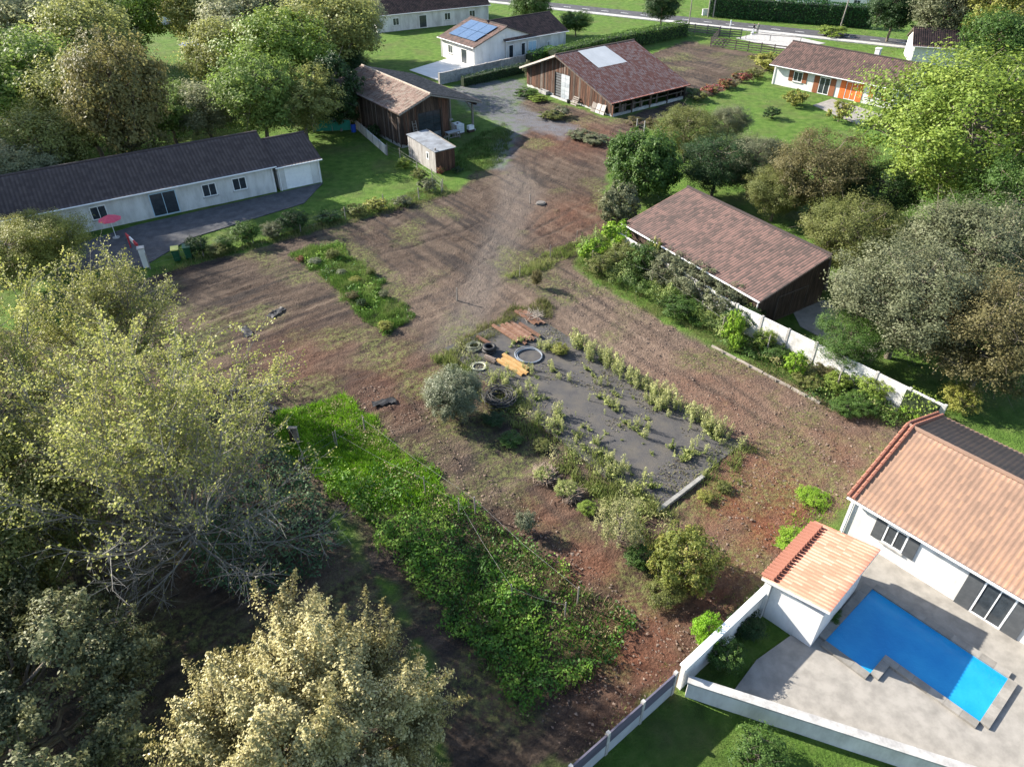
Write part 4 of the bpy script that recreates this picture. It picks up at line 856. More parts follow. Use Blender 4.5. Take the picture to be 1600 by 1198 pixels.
# round manhole / trough on plot
t = thing('well_cover', 'grey concrete well cover in the upper middle of the plot', 'well cover', P(845, 318), .5); B().cyl((0, 0, -.1), (0, 0, .1), .5, .46, 14).build('ring', M('dirty stone', [(.1, .09, .08), (.17, .155, .14)], 4), t); B().cyl((0, 0, .101), (0, 0, .15), .36, .33, 14).build('lid', MATS['dirty stone'], t); B().cyl((-.9, .5, 0), (-.9, .5, .9), .05, n=6).build('marker', POSTM, t)

# ================================================================== PEOPLE
def person(label, p, rot, coat, legs, hairc, h=1.72, hold=False):
    t = thing('person', label, 'person', p, rot)
    me = bpy.data.meshes.new('body'); bm = bmesh.new(); sk = bm.verts.layers.skin.verify(); V_ = {}
    def ad(n, co, r_):
        v_ = bm.verts.new(co); v_[sk].radius = (r_, r_ * .8) if isinstance(r_, float) else r_; V_[n] = v_; return v_
    ad('pel', (0, 0, .95), (.15, .11)); ad('wai', (0, 0, 1.1), (.14, .1)); ad('che', (0, -.01, 1.32), (.17, .12)); ad('nk', (0, 0, 1.46), (.055, .055)); ad('hd', (0, -.02, 1.58), (.085, .1)); ad('tp', (0, -.01, 1.69), (.07, .085))
    E_ = [('pel', 'wai'), ('wai', 'che'), ('che', 'nk'), ('nk', 'hd'), ('hd', 'tp')]
    for s, q in ((-1, 'l'), (1, 'r')):
        ad('hip' + q, (s * .09, 0, .88), (.09, .09)); ad('kn' + q, (s * .1, -.03 * s, .48), (.06, .06)); ad('an' + q, (s * .1, .02 * s, .09), (.04, .045)); ad('ft' + q, (s * .11, -.14 + .02 * s, .04), (.04, .03))
        ad('sh' + q, (s * .19, 0, 1.38), (.06, .06)); ad('el' + q, (s * .25, .02, 1.12), (.045, .045)); ad('wr' + q, (s * .2, -.16, 1.0), (.03, .03)); ad('ha' + q, (s * .17, -.24, 1.0), (.035, .02))
        E_ += [('pel', 'hip' + q), ('hip' + q, 'kn' + q), ('kn' + q, 'an' + q), ('an' + q, 'ft' + q), ('che', 'sh' + q), ('sh' + q, 'el' + q), ('el' + q, 'wr' + q), ('wr' + q, 'ha' + q)]
    for a_, b_ in E_: bm.edges.new((V_[a_], V_[b_]))
    V_['pel'][sk].use_root = True; bm.to_mesh(me); bm.free(); o = bpy.data.objects.new('body', me); COL.objects.link(o)
    o.modifiers.new('skin', 'SKIN'); ss = o.modifiers.new('sub', 'SUBSURF'); ss.levels = 1; ss.render_levels = 1
    dg = bpy.context.evaluated_depsgraph_get(); m2 = bpy.data.meshes.new_from_object(o.evaluated_get(dg)); bpy.data.objects.remove(o)
    o = link('body', m2, t); m2.materials.clear()
    for m_ in (coat, legs, M('skin', [(.4, .24, .17), (.5, .32, .23)], 4, .6), BLACK): m2.materials.append(m_)
    for f_ in m2.polygons:
        c_ = f_.center; f_.use_smooth = True
        f_.material_index = 3 if c_.z < .1 else 1 if (c_.z < .9 and abs(c_.x) < .22 and not (c_.y < -.12 and c_.z > .8)) else 2 if (c_.z > 1.47 or c_.y < -.17) else 0
    bmx = bmesh.new(); bmesh.ops.create_icosphere(bmx, subdivisions=2, radius=.115, matrix=Matrix.Translation((0, .015, 1.64)) @ Matrix.Diagonal((.88, 1.0, 1.0, 1)))
    bmesh.ops.delete(bmx, geom=[v_ for v_ in bmx.verts if v_.co.z < 1.6 and v_.co.y < -.02], context='VERTS'); hm = bpy.data.meshes.new('hair'); bmx.to_mesh(hm); bmx.free(); link('hair', hm, t, hairc)
    t.scale = (h / 1.76,) * 3; return t
HAIRD = M('dark hair', [(.015, .012, .01), (.03, .025, .02)], 8); HAIRG = M('grey hair', [(.2, .19, .18), (.3, .29, .28)], 8)
person('person in a black jacket and pale trousers standing by the road', P(1176.5, 53), R(40), M('black jacket', [(.012, .012, .015), (.03, .03, .035)], 6), M('pale trousers', [(.4, .42, .46), (.5, .52, .56)], 6), HAIRD, 1.68)
person('person in a grey-green jacket and dark trousers standing by the road', P(1182.5, 54), R(-30), M('sage jacket', [(.14, .16, .13), (.22, .24, .2)], 6), M('dark trousers', [(.04, .045, .055), (.07, .075, .085)], 6), HAIRG, 1.8)
t = thing('white_bag', 'white shopping bag at the feet of the person in black', 'bag', P(1175, 54.5), .4); bb = B(); bb.v = [(-.2, -.1, .0), (.2, -.1, .0), (.2, .1, .0), (-.2, .1, .0), (-.24, -.13, .4), (.24, -.13, .42), (.22, .12, .4), (-.22, .12, .41)]; bb.f = [(0, 3, 2, 1), (4, 5, 6, 7), (0, 1, 5, 4), (1, 2, 6, 5), (2, 3, 7, 6), (3, 0, 4, 7)]; bb.build('bag', WHITEP, t)
B().torus((0, 0, 0), .1, .012, 16, 5).build('handle', WHITEP, t, rot=(R(90), 0, 0), loc=(0, 0, .42))
# ================================================================== VEGETATION
G_OLIVE = LM('olive leaves', [(.07, .09, .025), (.145, .165, .045), (.26, .26, .09)], .4)
G_MID = LM('mid green leaves', [(.035, .075, .016), (.07, .135, .028), (.135, .21, .045)], .4)
G_DARK = LM('dark green leaves', [(.015, .04, .012), (.03, .065, .018), (.06, .10, .03)])
G_LIME = LM('lime leaves', [(.09, .15, .02), (.17, .24, .035), (.28, .34, .07)])
G_YEL = LM('yellow green leaves', [(.13, .15, .03), (.24, .25, .05), (.38, .36, .1)])
G_POP = LM('autumn poplar leaves', [(.13, .16, .035), (.25, .275, .065), (.39, .39, .12), (.5, .48, .18)], .45)
G_OAK = LM('pale oak leaves', [(.15, .13, .04), (.28, .25, .095), (.43, .385, .18), (.56, .5, .27)], .25, .45, .3)
G_SILV = LM('silver leaves', [(.06, .08, .035), (.135, .155, .085), (.26, .27, .17)], .2, .5, .4)
G_GREY = LM('grey green leaves', [(.085, .10, .05), (.155, .17, .09), (.25, .255, .15)], .4)
G_BROWN = LM('brownish leaves', [(.075, .075, .03), (.14, .125, .05), (.22, .19, .085)], .4)
G_WEED = LM('weed plume', [(.07, .11, .03), (.17, .22, .055), (.34, .37, .13), (.48, .48, .22)], .35)
G_BRAM = LM('bramble leaves', [(.02, .055, .01), (.05, .13, .018), (.11, .23, .025), (.22, .33, .05)], .35)
G_GRASS = LM('bright grass', [(.10, .22, .014), (.19, .38, .02), (.33, .52, .05)], .45)
G_DRY = LM('dry grass', [(.13, .11, .05), (.26, .22, .11), (.4, .35, .2)], .3)
G_RED = LM('red leaves', [(.06, .09, .02), (.12, .13, .03), (.2, .12, .04), (.36, .05, .09), (.4, .08, .11)], .25)
G_BRIGHT = LM('sapling leaves', [(.10, .2, .02), (.2, .34, .03), (.34, .46, .06)], .4)

# --- far and middle trees share a few crowns
def broad(k): return proto('broad%d' % k, seed=50 + k, h=12, r=5.4, lobes=38 + 4 * k, per=560, leaf=.3, base=.16, lobe_r=.34, asp=.62)
def mid(k): return proto('mid%d' % k, seed=70 + k, h=12, r=5.4, lobes=58, per=950, leaf=.17, base=.12, lobe_r=.28, asp=.6)
def shr(k): return proto('shr%d' % k, seed=90 + k, h=2., r=1.05, lobes=16, per=150, leaf=.16, base=.02, lobe_r=.42, asp=.55)
def shrf(k): return proto('shrf%d' % k, seed=120 + k, h=2., r=1.05, lobes=26, per=300, leaf=.085, base=.02, lobe_r=.36, asp=.55)
def TT(px, py, h, r, mat, label, name='broadleaf_tree', k=0, group=None, mk=broad, zc=.55, cat='tree', squash=1.):
    p = P(px, py, h * zc)
    return put_tree(name, label, cat, (p.x, p.y, 0), mk(k % 3), mat, (r / 5.4, r / 5.4 * squash, h / 12), k * 1.3 + px * .01, group=group)
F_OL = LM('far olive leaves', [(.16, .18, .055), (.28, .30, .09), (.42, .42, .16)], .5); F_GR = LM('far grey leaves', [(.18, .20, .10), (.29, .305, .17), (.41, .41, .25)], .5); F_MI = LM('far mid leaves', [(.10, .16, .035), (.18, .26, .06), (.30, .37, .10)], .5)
WOODG_ = 'trees behind the long white house'
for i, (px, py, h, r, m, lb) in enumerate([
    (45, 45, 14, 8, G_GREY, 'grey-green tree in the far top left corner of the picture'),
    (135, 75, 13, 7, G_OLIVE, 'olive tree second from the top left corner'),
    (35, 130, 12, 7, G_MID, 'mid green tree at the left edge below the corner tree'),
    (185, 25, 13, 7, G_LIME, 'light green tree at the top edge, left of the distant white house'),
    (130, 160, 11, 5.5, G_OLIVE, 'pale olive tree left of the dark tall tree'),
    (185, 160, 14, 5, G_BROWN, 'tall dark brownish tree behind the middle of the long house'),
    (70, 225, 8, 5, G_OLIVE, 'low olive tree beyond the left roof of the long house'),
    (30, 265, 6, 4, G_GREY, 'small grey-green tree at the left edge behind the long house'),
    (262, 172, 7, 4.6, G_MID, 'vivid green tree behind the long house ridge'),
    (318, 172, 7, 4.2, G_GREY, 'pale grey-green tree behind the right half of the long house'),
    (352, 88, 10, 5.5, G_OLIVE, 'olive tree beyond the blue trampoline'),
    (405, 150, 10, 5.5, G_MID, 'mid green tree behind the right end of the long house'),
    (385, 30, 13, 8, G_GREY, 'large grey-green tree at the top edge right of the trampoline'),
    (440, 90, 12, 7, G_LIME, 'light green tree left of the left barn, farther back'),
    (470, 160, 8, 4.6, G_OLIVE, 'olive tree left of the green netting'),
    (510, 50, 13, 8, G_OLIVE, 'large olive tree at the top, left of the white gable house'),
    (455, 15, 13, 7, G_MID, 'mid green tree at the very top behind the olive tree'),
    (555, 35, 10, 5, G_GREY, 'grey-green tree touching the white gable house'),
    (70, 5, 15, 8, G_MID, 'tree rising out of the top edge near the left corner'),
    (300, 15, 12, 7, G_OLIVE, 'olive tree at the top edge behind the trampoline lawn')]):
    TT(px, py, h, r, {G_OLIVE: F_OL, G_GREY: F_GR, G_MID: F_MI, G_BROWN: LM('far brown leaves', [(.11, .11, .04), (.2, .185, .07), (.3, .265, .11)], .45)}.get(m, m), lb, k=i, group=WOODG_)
for i, (px, py, h, r, m, lb, mk) in enumerate([
    (1515, 205, 15, 9.5, G_LIME, 'huge round lime-green tree at the right edge', mid),
    (1590, 330, 10, 5, G_MID, 'mid green tree below the huge lime tree at the right edge', mid),
    (1285, 268, 8, 5, G_BROWN, 'brownish tree between the lawn and the maroon shed', mid),
    (1215, 300, 5, 3, G_OLIVE, 'small olive tree just beyond the maroon shed ridge', mid),
    (1370, 300, 6, 4, G_DARK, 'dark tree in front of the huge lime tree', mid),
    (1330, 370, 7, 4, G_OLIVE, 'olive tree right of the maroon shed roof corner', mid),
    (1420, 470, 8, 5.2, G_GREY, 'large grey-green tree behind the white boundary wall', mid),
    (1530, 400, 9, 5.5, G_GREY, 'pale grey tree at the right, behind the large grey-green one', mid),
    (1560, 520, 8, 4.5, G_BROWN, 'brownish tree at the right edge above the pool house roof', mid),
    (1330, 530, 4, 2.6, G_MID, 'green shrub tree beside the pale driveway', mid),
    (1075, 205, 6, 4, G_OLIVE, 'olive tree right of the round green tree', mid),
    (1120, 255, 6, 4, G_DARK, 'dark tree above the maroon shed roof corner', mid),
    (1140, 190, 4, 2.6, G_GREY, 'small grey-green tree on the lawn edge', mid),
    (1180, 255, 6, 3.6, G_GREY, 'grey-green tree left of the brownish tree', mid),
    (1480, 20, 11, 6, G_GREY, 'grey-green tree at the top right beyond the road', broad),
    (1560, 30, 11, 6, G_YEL, 'yellow-green tree in the top right corner', broad),
    (1400, 15, 9, 5, G_DARK, 'dark tree beyond the road right of the tall hedge', broad),
    (1560, 70, 10, 6, G_MID, 'mid green tree behind the huge lime tree', broad),
    (830, 12, 8, 4, G_MID, 'mid green tree at the top centre by the road', broad),
    (900, 35, 4, 3, G_MID, 'low green tree right of the solar-panel house', broad),
    (1035, 8, 7, 4, G_DARK, 'dark tree at the top behind the left end of the tall hedge', broad),
    (545, 105, 6, 3, G_DARK, 'dark tree directly behind the left barn', mid)]):
    TT(px, py, h, r, m, lb, k=i + 1, mk=mk)
# trees standing left of the frame that shade the plot
for i, (x_, y_, h, r, m, lb) in enumerate([(-57, 67, 22, 4.2, G_OLIVE, 'tall olive tree behind the left end of the long house'), (-63, 77, 23, 4.6, G_MID, 'tall mid green tree far left behind the long house'), (-53, 61, 19, 3.2, G_OLIVE, 'slim tall tree outside the left edge behind the long house'), (-36, 22, 11, 5, G_MID, 'mid green tree outside the lower left edge'), (-44, 36, 10, 5, G_OLIVE, 'olive tree outside the left edge')]):
    put_tree('broadleaf_tree', lb, 'tree', (x_, y_, 0), mid(i % 3), m, (r / 5.4, r / 5.4, h / 12), i * 1.7)
TT(70, 378, 5.4, 3.6, G_YEL, 'yellow-leaved tree in front of the left end of the long house', k=1, mk=mid)
TT(15, 402, 5.6, 3.6, G_YEL, 'yellow-leaved tree at the left edge above the leafy poplars', k=2, mk=mid)
# round tree and smaller neighbour by the right barn
rt_ = lobed_crown(seed=201, h=6.5, r=3.9, lobes=60, per=420, leaf=.26, base=.03, lobe_r=.27, asp=.6); p = P(1003, 262, 3.0)
put_tree('round_tree', 'dense round green tree between the right barn and the maroon shed', 'tree', (p.x, p.y, 0), rt_, G_MID)
rt_ = lobed_crown(seed=202, h=4.2, r=1.9, lobes=30, per=330, leaf=.2, base=.03, lobe_r=.33); p = P(968, 325, 2.0)
put_tree('grey_green_tree', 'small grey-green tree below the round green tree', 'tree', (p.x, p.y, 0), rt_, G_GREY)
rt_ = lobed_crown(seed=203, h=9, r=3.4, lobes=40, per=350, leaf=.28, base=.05, lobe_r=.28); p = P(525, 150, 4.0)
put_tree('pale_stem_tree', 'dark green tree with pale stems at the left barn rear corner', 'tree', (p.x, p.y, 0), rt_, G_DARK, bark=BARKG)

# --- holm oak in the foreground
def shoot_crown(seed, h, r, majors=30, shoots=16, per=230, leaf=.12, base=.1, asp=.55):
    """oak crown: big lobes, each a bunch of upright leafy shoots with dark gaps between"""
    rg = np.random.default_rng(seed); cz0 = h * base; cz = (h + cz0) / 2; rz = (h - cz0) / 2; segs = limb((0, 0, -.3), (.1, 0, cz), .3, .14, rg, 4, .02); P_, N_, D_, C_ = [], [], [], []
    for i in range(majors):
        z = 1 - 1.75 * (i + .5) / majors; a = i * 2.39996 + rg.normal() * .25; rr = math.sqrt(max(0, 1 - z * z)); k = rg.uniform(.55, .86) if z < .3 or i % 2 else rg.uniform(.25, .7)
        c = np.array([math.cos(a) * rr * r * k, math.sin(a) * rr * r * k, cz + z * rz * k]); segs += limb((0, 0, max(.8, min(cz, c[2] - .5 * r * rr * k))), c, .11, .04, rg, 3, .06)
        out = np.array([math.cos(a) * rr, math.sin(a) * rr, z * .8 + .45]); out /= np.linalg.norm(out); big = rg.uniform(.8, 1.25); tone = rg.uniform()
        for q in range(shoots):
            d = out + rg.normal(size=3) * .62; d[2] += .25; d /= np.linalg.norm(d); L = rg.uniform(.7, 1.55) * big; c0 = c + rg.normal(size=3) * .28 * big; e = c0 + d * L; segs.append((c0, e, .025, .007))
            n = int(per * rg.uniform(.7, 1.3)); t_ = rg.uniform(.05, 1.08, n); wid = .30 * big * np.sin(np.clip(t_ * 2.6 + .45, 0, 3.05)) + .03
            p = c0 + d * L * t_[:, None] + rg.normal(size=(n, 3)) * (wid * .55)[:, None]
            P_.append(p); N_.append((p - (c0 + d * L * (t_[:, None] - .25))) * 2.2 + d * .5 + rg.normal(size=(n, 3)) * .55 + np.array([0, 0, .25])); C_.append(np.clip(.3 * tone + .2 * rg.uniform() + .5 * rg.uniform(size=n), 0, 1))
    pos = np.concatenate(P_); keep = pos[:, 2] > .05; n = len(pos)
    return leaves_mesh('crown', pos[keep], (leaf * rg.uniform(.6, 1.3, n))[keep], np.concatenate(N_)[keep], np.concatenate(C_)[keep], asp, seed), tubes_mesh('trunk', segs)
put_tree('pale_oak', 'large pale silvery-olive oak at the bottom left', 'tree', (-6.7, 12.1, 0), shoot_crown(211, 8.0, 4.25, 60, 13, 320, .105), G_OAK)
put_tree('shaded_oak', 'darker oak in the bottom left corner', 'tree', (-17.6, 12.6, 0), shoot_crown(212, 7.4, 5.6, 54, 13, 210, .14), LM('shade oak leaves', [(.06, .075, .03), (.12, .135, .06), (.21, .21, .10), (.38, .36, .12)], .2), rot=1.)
rt_ = lobed_crown(seed=213, h=9.0, r=5.4, lobes=80, per=800, leaf=.18, base=.03, lobe_r=.24, shell=.5, up=.6, asp=.55)
put_tree('dense_tree', 'dense dark olive tree at the left edge, middle height', 'tree', (-23.2, 20.6, 0), rt_, G_OLIVE)

# --- sparse poplar-like trees with radiating twigs
def radiating(seed, h, r, limbs=18, leafn=26000, bare=True, leaf=.2, lowz=1.6):
    rg = np.random.default_rng(seed); segs = []; ends = []
    segs += limb((0, 0, -.3), (0, 0, lowz + 1.4), .22, .12, rg, 3, .02)
    for i in range(limbs):
        f = (i + .5) / limbs; el = math.radians(3 + 80 * f ** .85); az = i * 2.39996 + rg.normal() * .2
        L = (r / max(.35, math.cos(el))) if el < 1.0 else h * .86; L = min(L, h * .86) * rg.uniform(.8, 1.05)
        d = np.array([math.cos(az) * math.cos(el), math.sin(az) * math.cos(el), math.sin(el)]); p = np.array([0, 0, lowz + 1.4 * f]); pts = [p]; n = 7
        for j in range(n):
            dd = d + np.array([0, 0, .07 * j]) + rg.normal(size=3) * .06; dd /= np.linalg.norm(dd); p = p + dd * L / n; pts.append(p)
        for j in range(n): segs.append((pts[j], pts[j + 1], .055 * (1 - j / n) + .01, .055 * (1 - (j + 1) / n) + .01))
        for q in range(22):
            t_ = rg.uniform(.22, 1.) * n; j = min(n - 1, int(t_)); b0 = pts[j] + (pts[j + 1] - pts[j]) * (t_ - j); dd = (pts[j + 1] - pts[j]) / np.linalg.norm(pts[j + 1] - pts[j])
            d2 = dd + rg.normal(size=3) * .42; d2 /= np.linalg.norm(d2); l2 = rg.uniform(1.0, 2.6); b1 = b0 + d2 * l2; segs.append((b0, b1, .02, .007))
            for s_ in range(6):
                c0 = b0 + (b1 - b0) * rg.uniform(.3, 1.); d3 = d2 + rg.normal(size=3) * .5; d3 /= np.linalg.norm(d3); c1 = c0 + d3 * rg.uniform(.4, 1.1); segs.append((c0, c1, .009, .004)); ends.append((c0, c1))
    a = np.array([e[0] for e in ends]); b = np.array([e[1] for e in ends])
    w = np.ones(len(a)) * .8
    if bare:
        m = (a + b) / 2; w = np.clip(.22 + .16 * (m[:, 2] - 3.2) + .10 * m[:, 1] - .05 * m[:, 0], .05, 1.2)
    k = rg.choice(len(a), leafn, p=w / w.sum()); t_ = rg.uniform(.1, 1.1, (leafn, 1)); pos = a[k] + (b[k] - a[k]) * t_ + rg.normal(size=(leafn, 3)) * .09
    cr = rg.uniform(size=len(a)); nr = rg.normal(size=(leafn, 3)) * .8 + np.array([-.3, 0, .6])
    return leaves_mesh('crown', pos, leaf * rg.uniform(.6, 1.25, leafn), nr, .5 * rg.uniform(size=leafn) + .5 * cr[k], .72, seed), tubes_mesh('trunk', segs, 4)
put_tree('poplar', 'sparse yellow-green poplar with bare grey twigs radiating towards the camera', 'tree', (-15.3, 23.2, 0), radiating(301, 10.5, 8.0, 46, 44000, True, .125, .9), G_POP, bark=BARKG)
put_tree('poplar', 'leafy yellow-green poplar at the left edge behind the sparse one', 'tree', (-28.0, 29.5, 0), radiating(302, 10.0, 6.2, 28, 60000, False, .13), G_POP, bark=BARKG)
put_tree('poplar', 'small yellow-green poplar top by the yard gate pillar', 'tree', (-23.6, 36.2, 0), radiating(303, 5.6, 3.6, 18, 24000, False, .13), LM('lime poplar leaves', [(.14, .16, .04), (.27, .28, .07), (.42, .41, .14)]), bark=BARKG)

# --- silver bush and other named shrubs
sb = lobed_crown(seed=221, h=3.1, r=1.9, lobes=60, per=760, leaf=.1, base=.0, lobe_r=.26, spiky=.45, up=.8, asp=.35); p = P(706, 655, 0)
put_tree('silver_bush', 'round silvery bush beside the asphalt slab', 'bush', (p.x + .1, p.y + .3, 0), sb, G_SILV, part='foliage', stem='stems')
yb = lobed_crown(seed=222, h=2.9, r=1.85, lobes=40, per=430, leaf=.11, base=.0, lobe_r=.28, asp=.6); p = P(1065, 905)
put_tree('autumn_bush', 'round yellow-green bush at the near corner of the slab', 'bush', (p.x, p.y, 0), yb, LM('autumn bush leaves', [(.055, .08, .015), (.12, .15, .025), (.21, .22, .045), (.24, .15, .06)]), part='foliage', stem='stems')
lb_ = lobed_crown(seed=223, h=2.7, r=1.5, lobes=30, per=170, leaf=.1, base=.0, lobe_r=.33, spiky=.8, asp=.4); p = P(965, 850)
put_tree('tall_weed_clump', 'tall loose pale weed clump left of the autumn bush', 'bush', (p.x, p.y, 0), lb_, LM('pale weed leaves', [(.14, .15, .05), (.25, .25, .1), (.4, .38, .19)]), part='foliage', stem='stems')
def SH(px, py, r, h, mat, label, name='shrub', k=0, fine=False, cat='shrub', group=None):
    p = P(px, py); return put_tree(name, label, cat, (p.x, p.y, 0), (shrf if fine else shr)(k % 3), mat, (r / 1.05, r / 1.05, h / 2), k * 2.1 + px, part='foliage', stem='stems', group=group)
# row of garden shrubs by the yard fence
for i, (px, py, r, h, m, lb) in enumerate([(311, 397, 1.1, 1.7, G_DARK, 'dark round shrub right of the wheelie bins'), (353, 388, 1.0, 1.2, G_MID, 'low light green shrub second in the fence row'), (387, 380, 1.35, 2.0, G_MID, 'largest round shrub in the middle of the yard fence row'), (427, 370, 1.1, 1.3, G_GREY, 'low grey-green shrub right of the largest round shrub'), (461, 360, 1.4, 2.0, G_DARK, 'dark green shrub before the corner of the garage lawn'), (340, 398, 1.1, .9, G_OLIVE, 'spreading olive shrub in front of the fence row')]): SH(px, py, r, h, m, lb, k=i, fine=True)
for i, (px, py, r, h, m, lb) in enumerate([(515, 345, 1.4, .9, G_MID, 'low spreading shrub along the lawn edge fence, left'), (555, 335, 1.2, .9, G_OLIVE, 'low olive shrub along the lawn edge fence, middle'), (588, 328, 1.3, 1.1, G_YEL, 'yellowish shrub along the lawn edge fence'), (630, 320, 1.0, .9, G_GREY, 'grey weed clump near the plot corner fence'), (668, 298, 1.0, 1.2, G_GREY, 'grey-green weeds at the wire fence corner'), (655, 280, .9, 1.1, G_OLIVE, 'olive weeds on the wire fence left of the small shed'), (630, 262, .9, 1.1, G_LIME, 'bright weeds on the wire fence near the slab fence'), (605, 205, .9, 2.4, G_MID, 'climbing shrub against the left barn side wall'), (585, 215, .8, 1.6, G_DARK, 'dark shrub against the left barn side wall'), (690, 272, .5, .9, G_RED, 'small red-flowering plant at the small shed corner'), (715, 270, .7, .6, G_DARK, 'dark weed clump at the small shed right corner'), (499, 175, 2.0, 1.5, G_MID, 'rounded garden shrub left of the pale-stemmed tree')]): SH(px, py, r, h, m, lb, k=i)
for i, (px, py, r, h, m, lb) in enumerate([(862, 185, 1.8, .9, G_OLIVE, 'loose weed clump on the drive before the right barn'), (876, 182, 1.3, 1.1, G_SILV, 'silvery seedheads behind the loose weed clump'), (905, 215, 1.7, .8, G_GREY, 'low grey grass mound left of the long mound'), (930, 222, 2.0, .9, G_GREY, 'long grey-green grass mound before the round tree'), (826, 126, .9, 2.6, G_GREY, 'pale shrub at the left corner of the right barn'), (822, 150, 1.8, 1.0, G_MID, 'green weeds at the left foot of the right barn'), (840, 158, 1.5, .7, G_LIME, 'yellow-green weeds before the barn trough'), (990, 196, 1.2, 1.0, G_BROWN, 'brown bush behind the concrete posts'), (1020, 203, 1.3, 1.4, G_BROWN, 'rusty bush right of the concrete posts'), (1045, 200, 1.2, 1.2, G_MID, 'green bush at the far end of the concrete posts'), (1090, 158, 1.5, 1.2, G_OLIVE, 'olive shrub at the low end of the red hedge'), (1110, 148, 1.6, 1.3, G_RED, 'red-flowering shrub nearest the right barn'), (1135, 138, 1.6, 1.3, G_RED, 'red-flowering shrub second from the right barn'), (1158, 128, 1.6, 1.4, G_RED, 'red-flowering shrub third from the right barn'), (1178, 122, 1.6, 1.3, G_OLIVE, 'olive shrub between red and yellow shrubs'), (1200, 108, 3.2, 2.4, G_YEL, 'big bright yellow shrub at the field edge'), (1078, 148, 1.5, .8, G_MID, 'low green weeds behind the right barn end'), (1300, 56, 3.0, 1.6, G_LIME, 'lime shrub at the corner of the orange-shutter house'), (1240, 165, 1.8, 2.0, G_YEL, 'yellow shrub at the lawn before the orange-shutter house'), (1310, 190, 1.8, 2.4, G_YEL, 'yellow-green shrub right of the lawn'), (1205, 185, 1.2, 1.4, G_DARK, 'small dark bush standing on the lawn')]): SH(px, py, r, h, m, lb, k=i)
for i, (px, py, r, h, m, lb) in enumerate([(1495, 640, 1.3, 1.7, G_YEL, 'yellow-green bush behind the white wall corner'), (1130, 1040, .9, 1.5, G_MID, 'green bush inside the fence corner by the low wall'), (1165, 985, .9, 1.0, G_DARK, 'dark spiky bush under the white block wall'), (1180, 1195, 1.2, 1.5, G_MID, 'green bush on the dark lawn at the bottom'), (1290, 960, .7, .35, G_MID, 'small planted bed at the corner of the pool shelter'), (1100, 1010, .75, 2.1, G_GRASS, 'feathery green plant growing over the white block wall'), (1270, 780, .9, .4, G_BRIGHT, 'bright weed patch below the pool house verge'), (1240, 850, 1.1, .5, G_BRIGHT, 'bright green weed patch beside the pool shelter roof')]): SH(px, py, r, h, m, lb, k=i, fine=True)
# shrubs along the white wall, far to near
for i, (px, py, r, h, m, lb, fine) in enumerate([(925, 405, 1.3, 1.9, G_BRIGHT, 'broad-leaved bright shrub at the far end of the wall strip', 0), (962, 392, 1.6, 2.7, G_BRIGHT, 'tall bright palm-like shrub before the shed roof corner', 0), (940, 425, 1.6, 1.6, G_OLIVE, 'olive shrub below the bright palm-like one', 1), (972, 420, 1.8, 2.2, G_OLIVE, 'second olive shrub of the wall strip, browner', 1), (1020, 425, .8, 2.9, G_YEL, 'slim yellow-topped sapling by the shed wall', 0), (1003, 428, 1.6, 2.8, G_MID, 'green shrub under the yellow-topped sapling', 1), (1042, 448, 1.9, 3.0, G_GREY, 'dense grey-green shrub against the shed wall, left', 1), (1085, 470, 2.0, 3.0, G_GREY, 'dense grey-green shrub against the shed wall, middle', 1), (1128, 492, 1.9, 2.7, G_GREY, 'dense grey-green shrub against the shed wall, right', 1), (1060, 492, 1.6, 1.5, G_MID, 'lower green shrub before the grey-green mass', 1), (1158, 512, 1.5, 2.0, G_DARK, 'dark shrub at the start of the open white wall', 1), (1142, 535, .75, 2.7, G_BRIGHT, 'tall lime-green sapling before the dark shrub', 0), (1148, 548, .6, 1.6, G_BRIGHT, 'shorter lime-green sapling beside the tall one', 0), (1190, 545, .9, 1.6, G_LIME, 'lime shrub by the leaning post', 1), (1238, 585, .75, 1.9, G_BRIGHT, 'bright sapling before the middle of the white wall', 0), (1210, 560, 1.0, 1.0, G_MID, 'low green shrub before the white wall', 1), (1305, 610, .9, 1.3, G_LIME, 'lime shrub by the paired pale posts', 1), (1330, 600, 1.1, 1.5, G_MID, 'green creeper mound under the wall, far', 1), (1365, 620, 1.3, 1.7, G_LIME, 'lime creeper climbing over the white wall top', 1), (1345, 640, 1.2, 1.1, G_MID, 'green mound before the creeper on the wall', 1), (1320, 645, 1.1, .9, G_MID, 'leafy green mound at the near end of the wall strip', 1), (1425, 650, .9, 1.3, G_BRIGHT, 'bright shrub in the wall corner by the verge tiles', 1), (1260, 600, 1.2, .8, G_OLIVE, 'olive undergrowth clump in the wall strip', 1), (1285, 590, 1.0, .9, G_BROWN, 'brownish undergrowth clump near the wall', 1)]): SH(px, py, r, h, m, lb, k=i, fine=bool(fine))
for i, (px, py, r_, h_, m_, lb) in enumerate([(850, 745, .6, .55, G_WEED, 'pale leafy weed mound by the slab left edge, upper'), (885, 772, .7, .8, G_WEED, 'pale leafy weed mound by the slab left edge, middle'), (918, 800, .6, .6, G_LIME, 'lime weed mound by the slab left edge, lower'), (800, 690, .8, .5, G_MID, 'dark green weeds in the silver bush shadow'), (845, 700, .6, .5, G_OLIVE, 'olive weeds just right of the silver bush shadow'), (1000, 880, .9, 1.0, G_MID, 'green weeds between tall clump and autumn bush'), (1035, 935, 1.0, .9, G_OLIVE, 'low olive weeds before the autumn bush'), (1100, 780, .5, .5, G_YEL, 'yellowish weeds beside the kerb'), (1130, 765, .5, .4, G_OLIVE, 'olive weeds on the red earth by the kerb'), (770, 660, .8, .6, G_DARK, 'dark weeds at the foot of the silver bush')]): SH(px, py, r_, h_, m_, lb, k=i, fine=True)
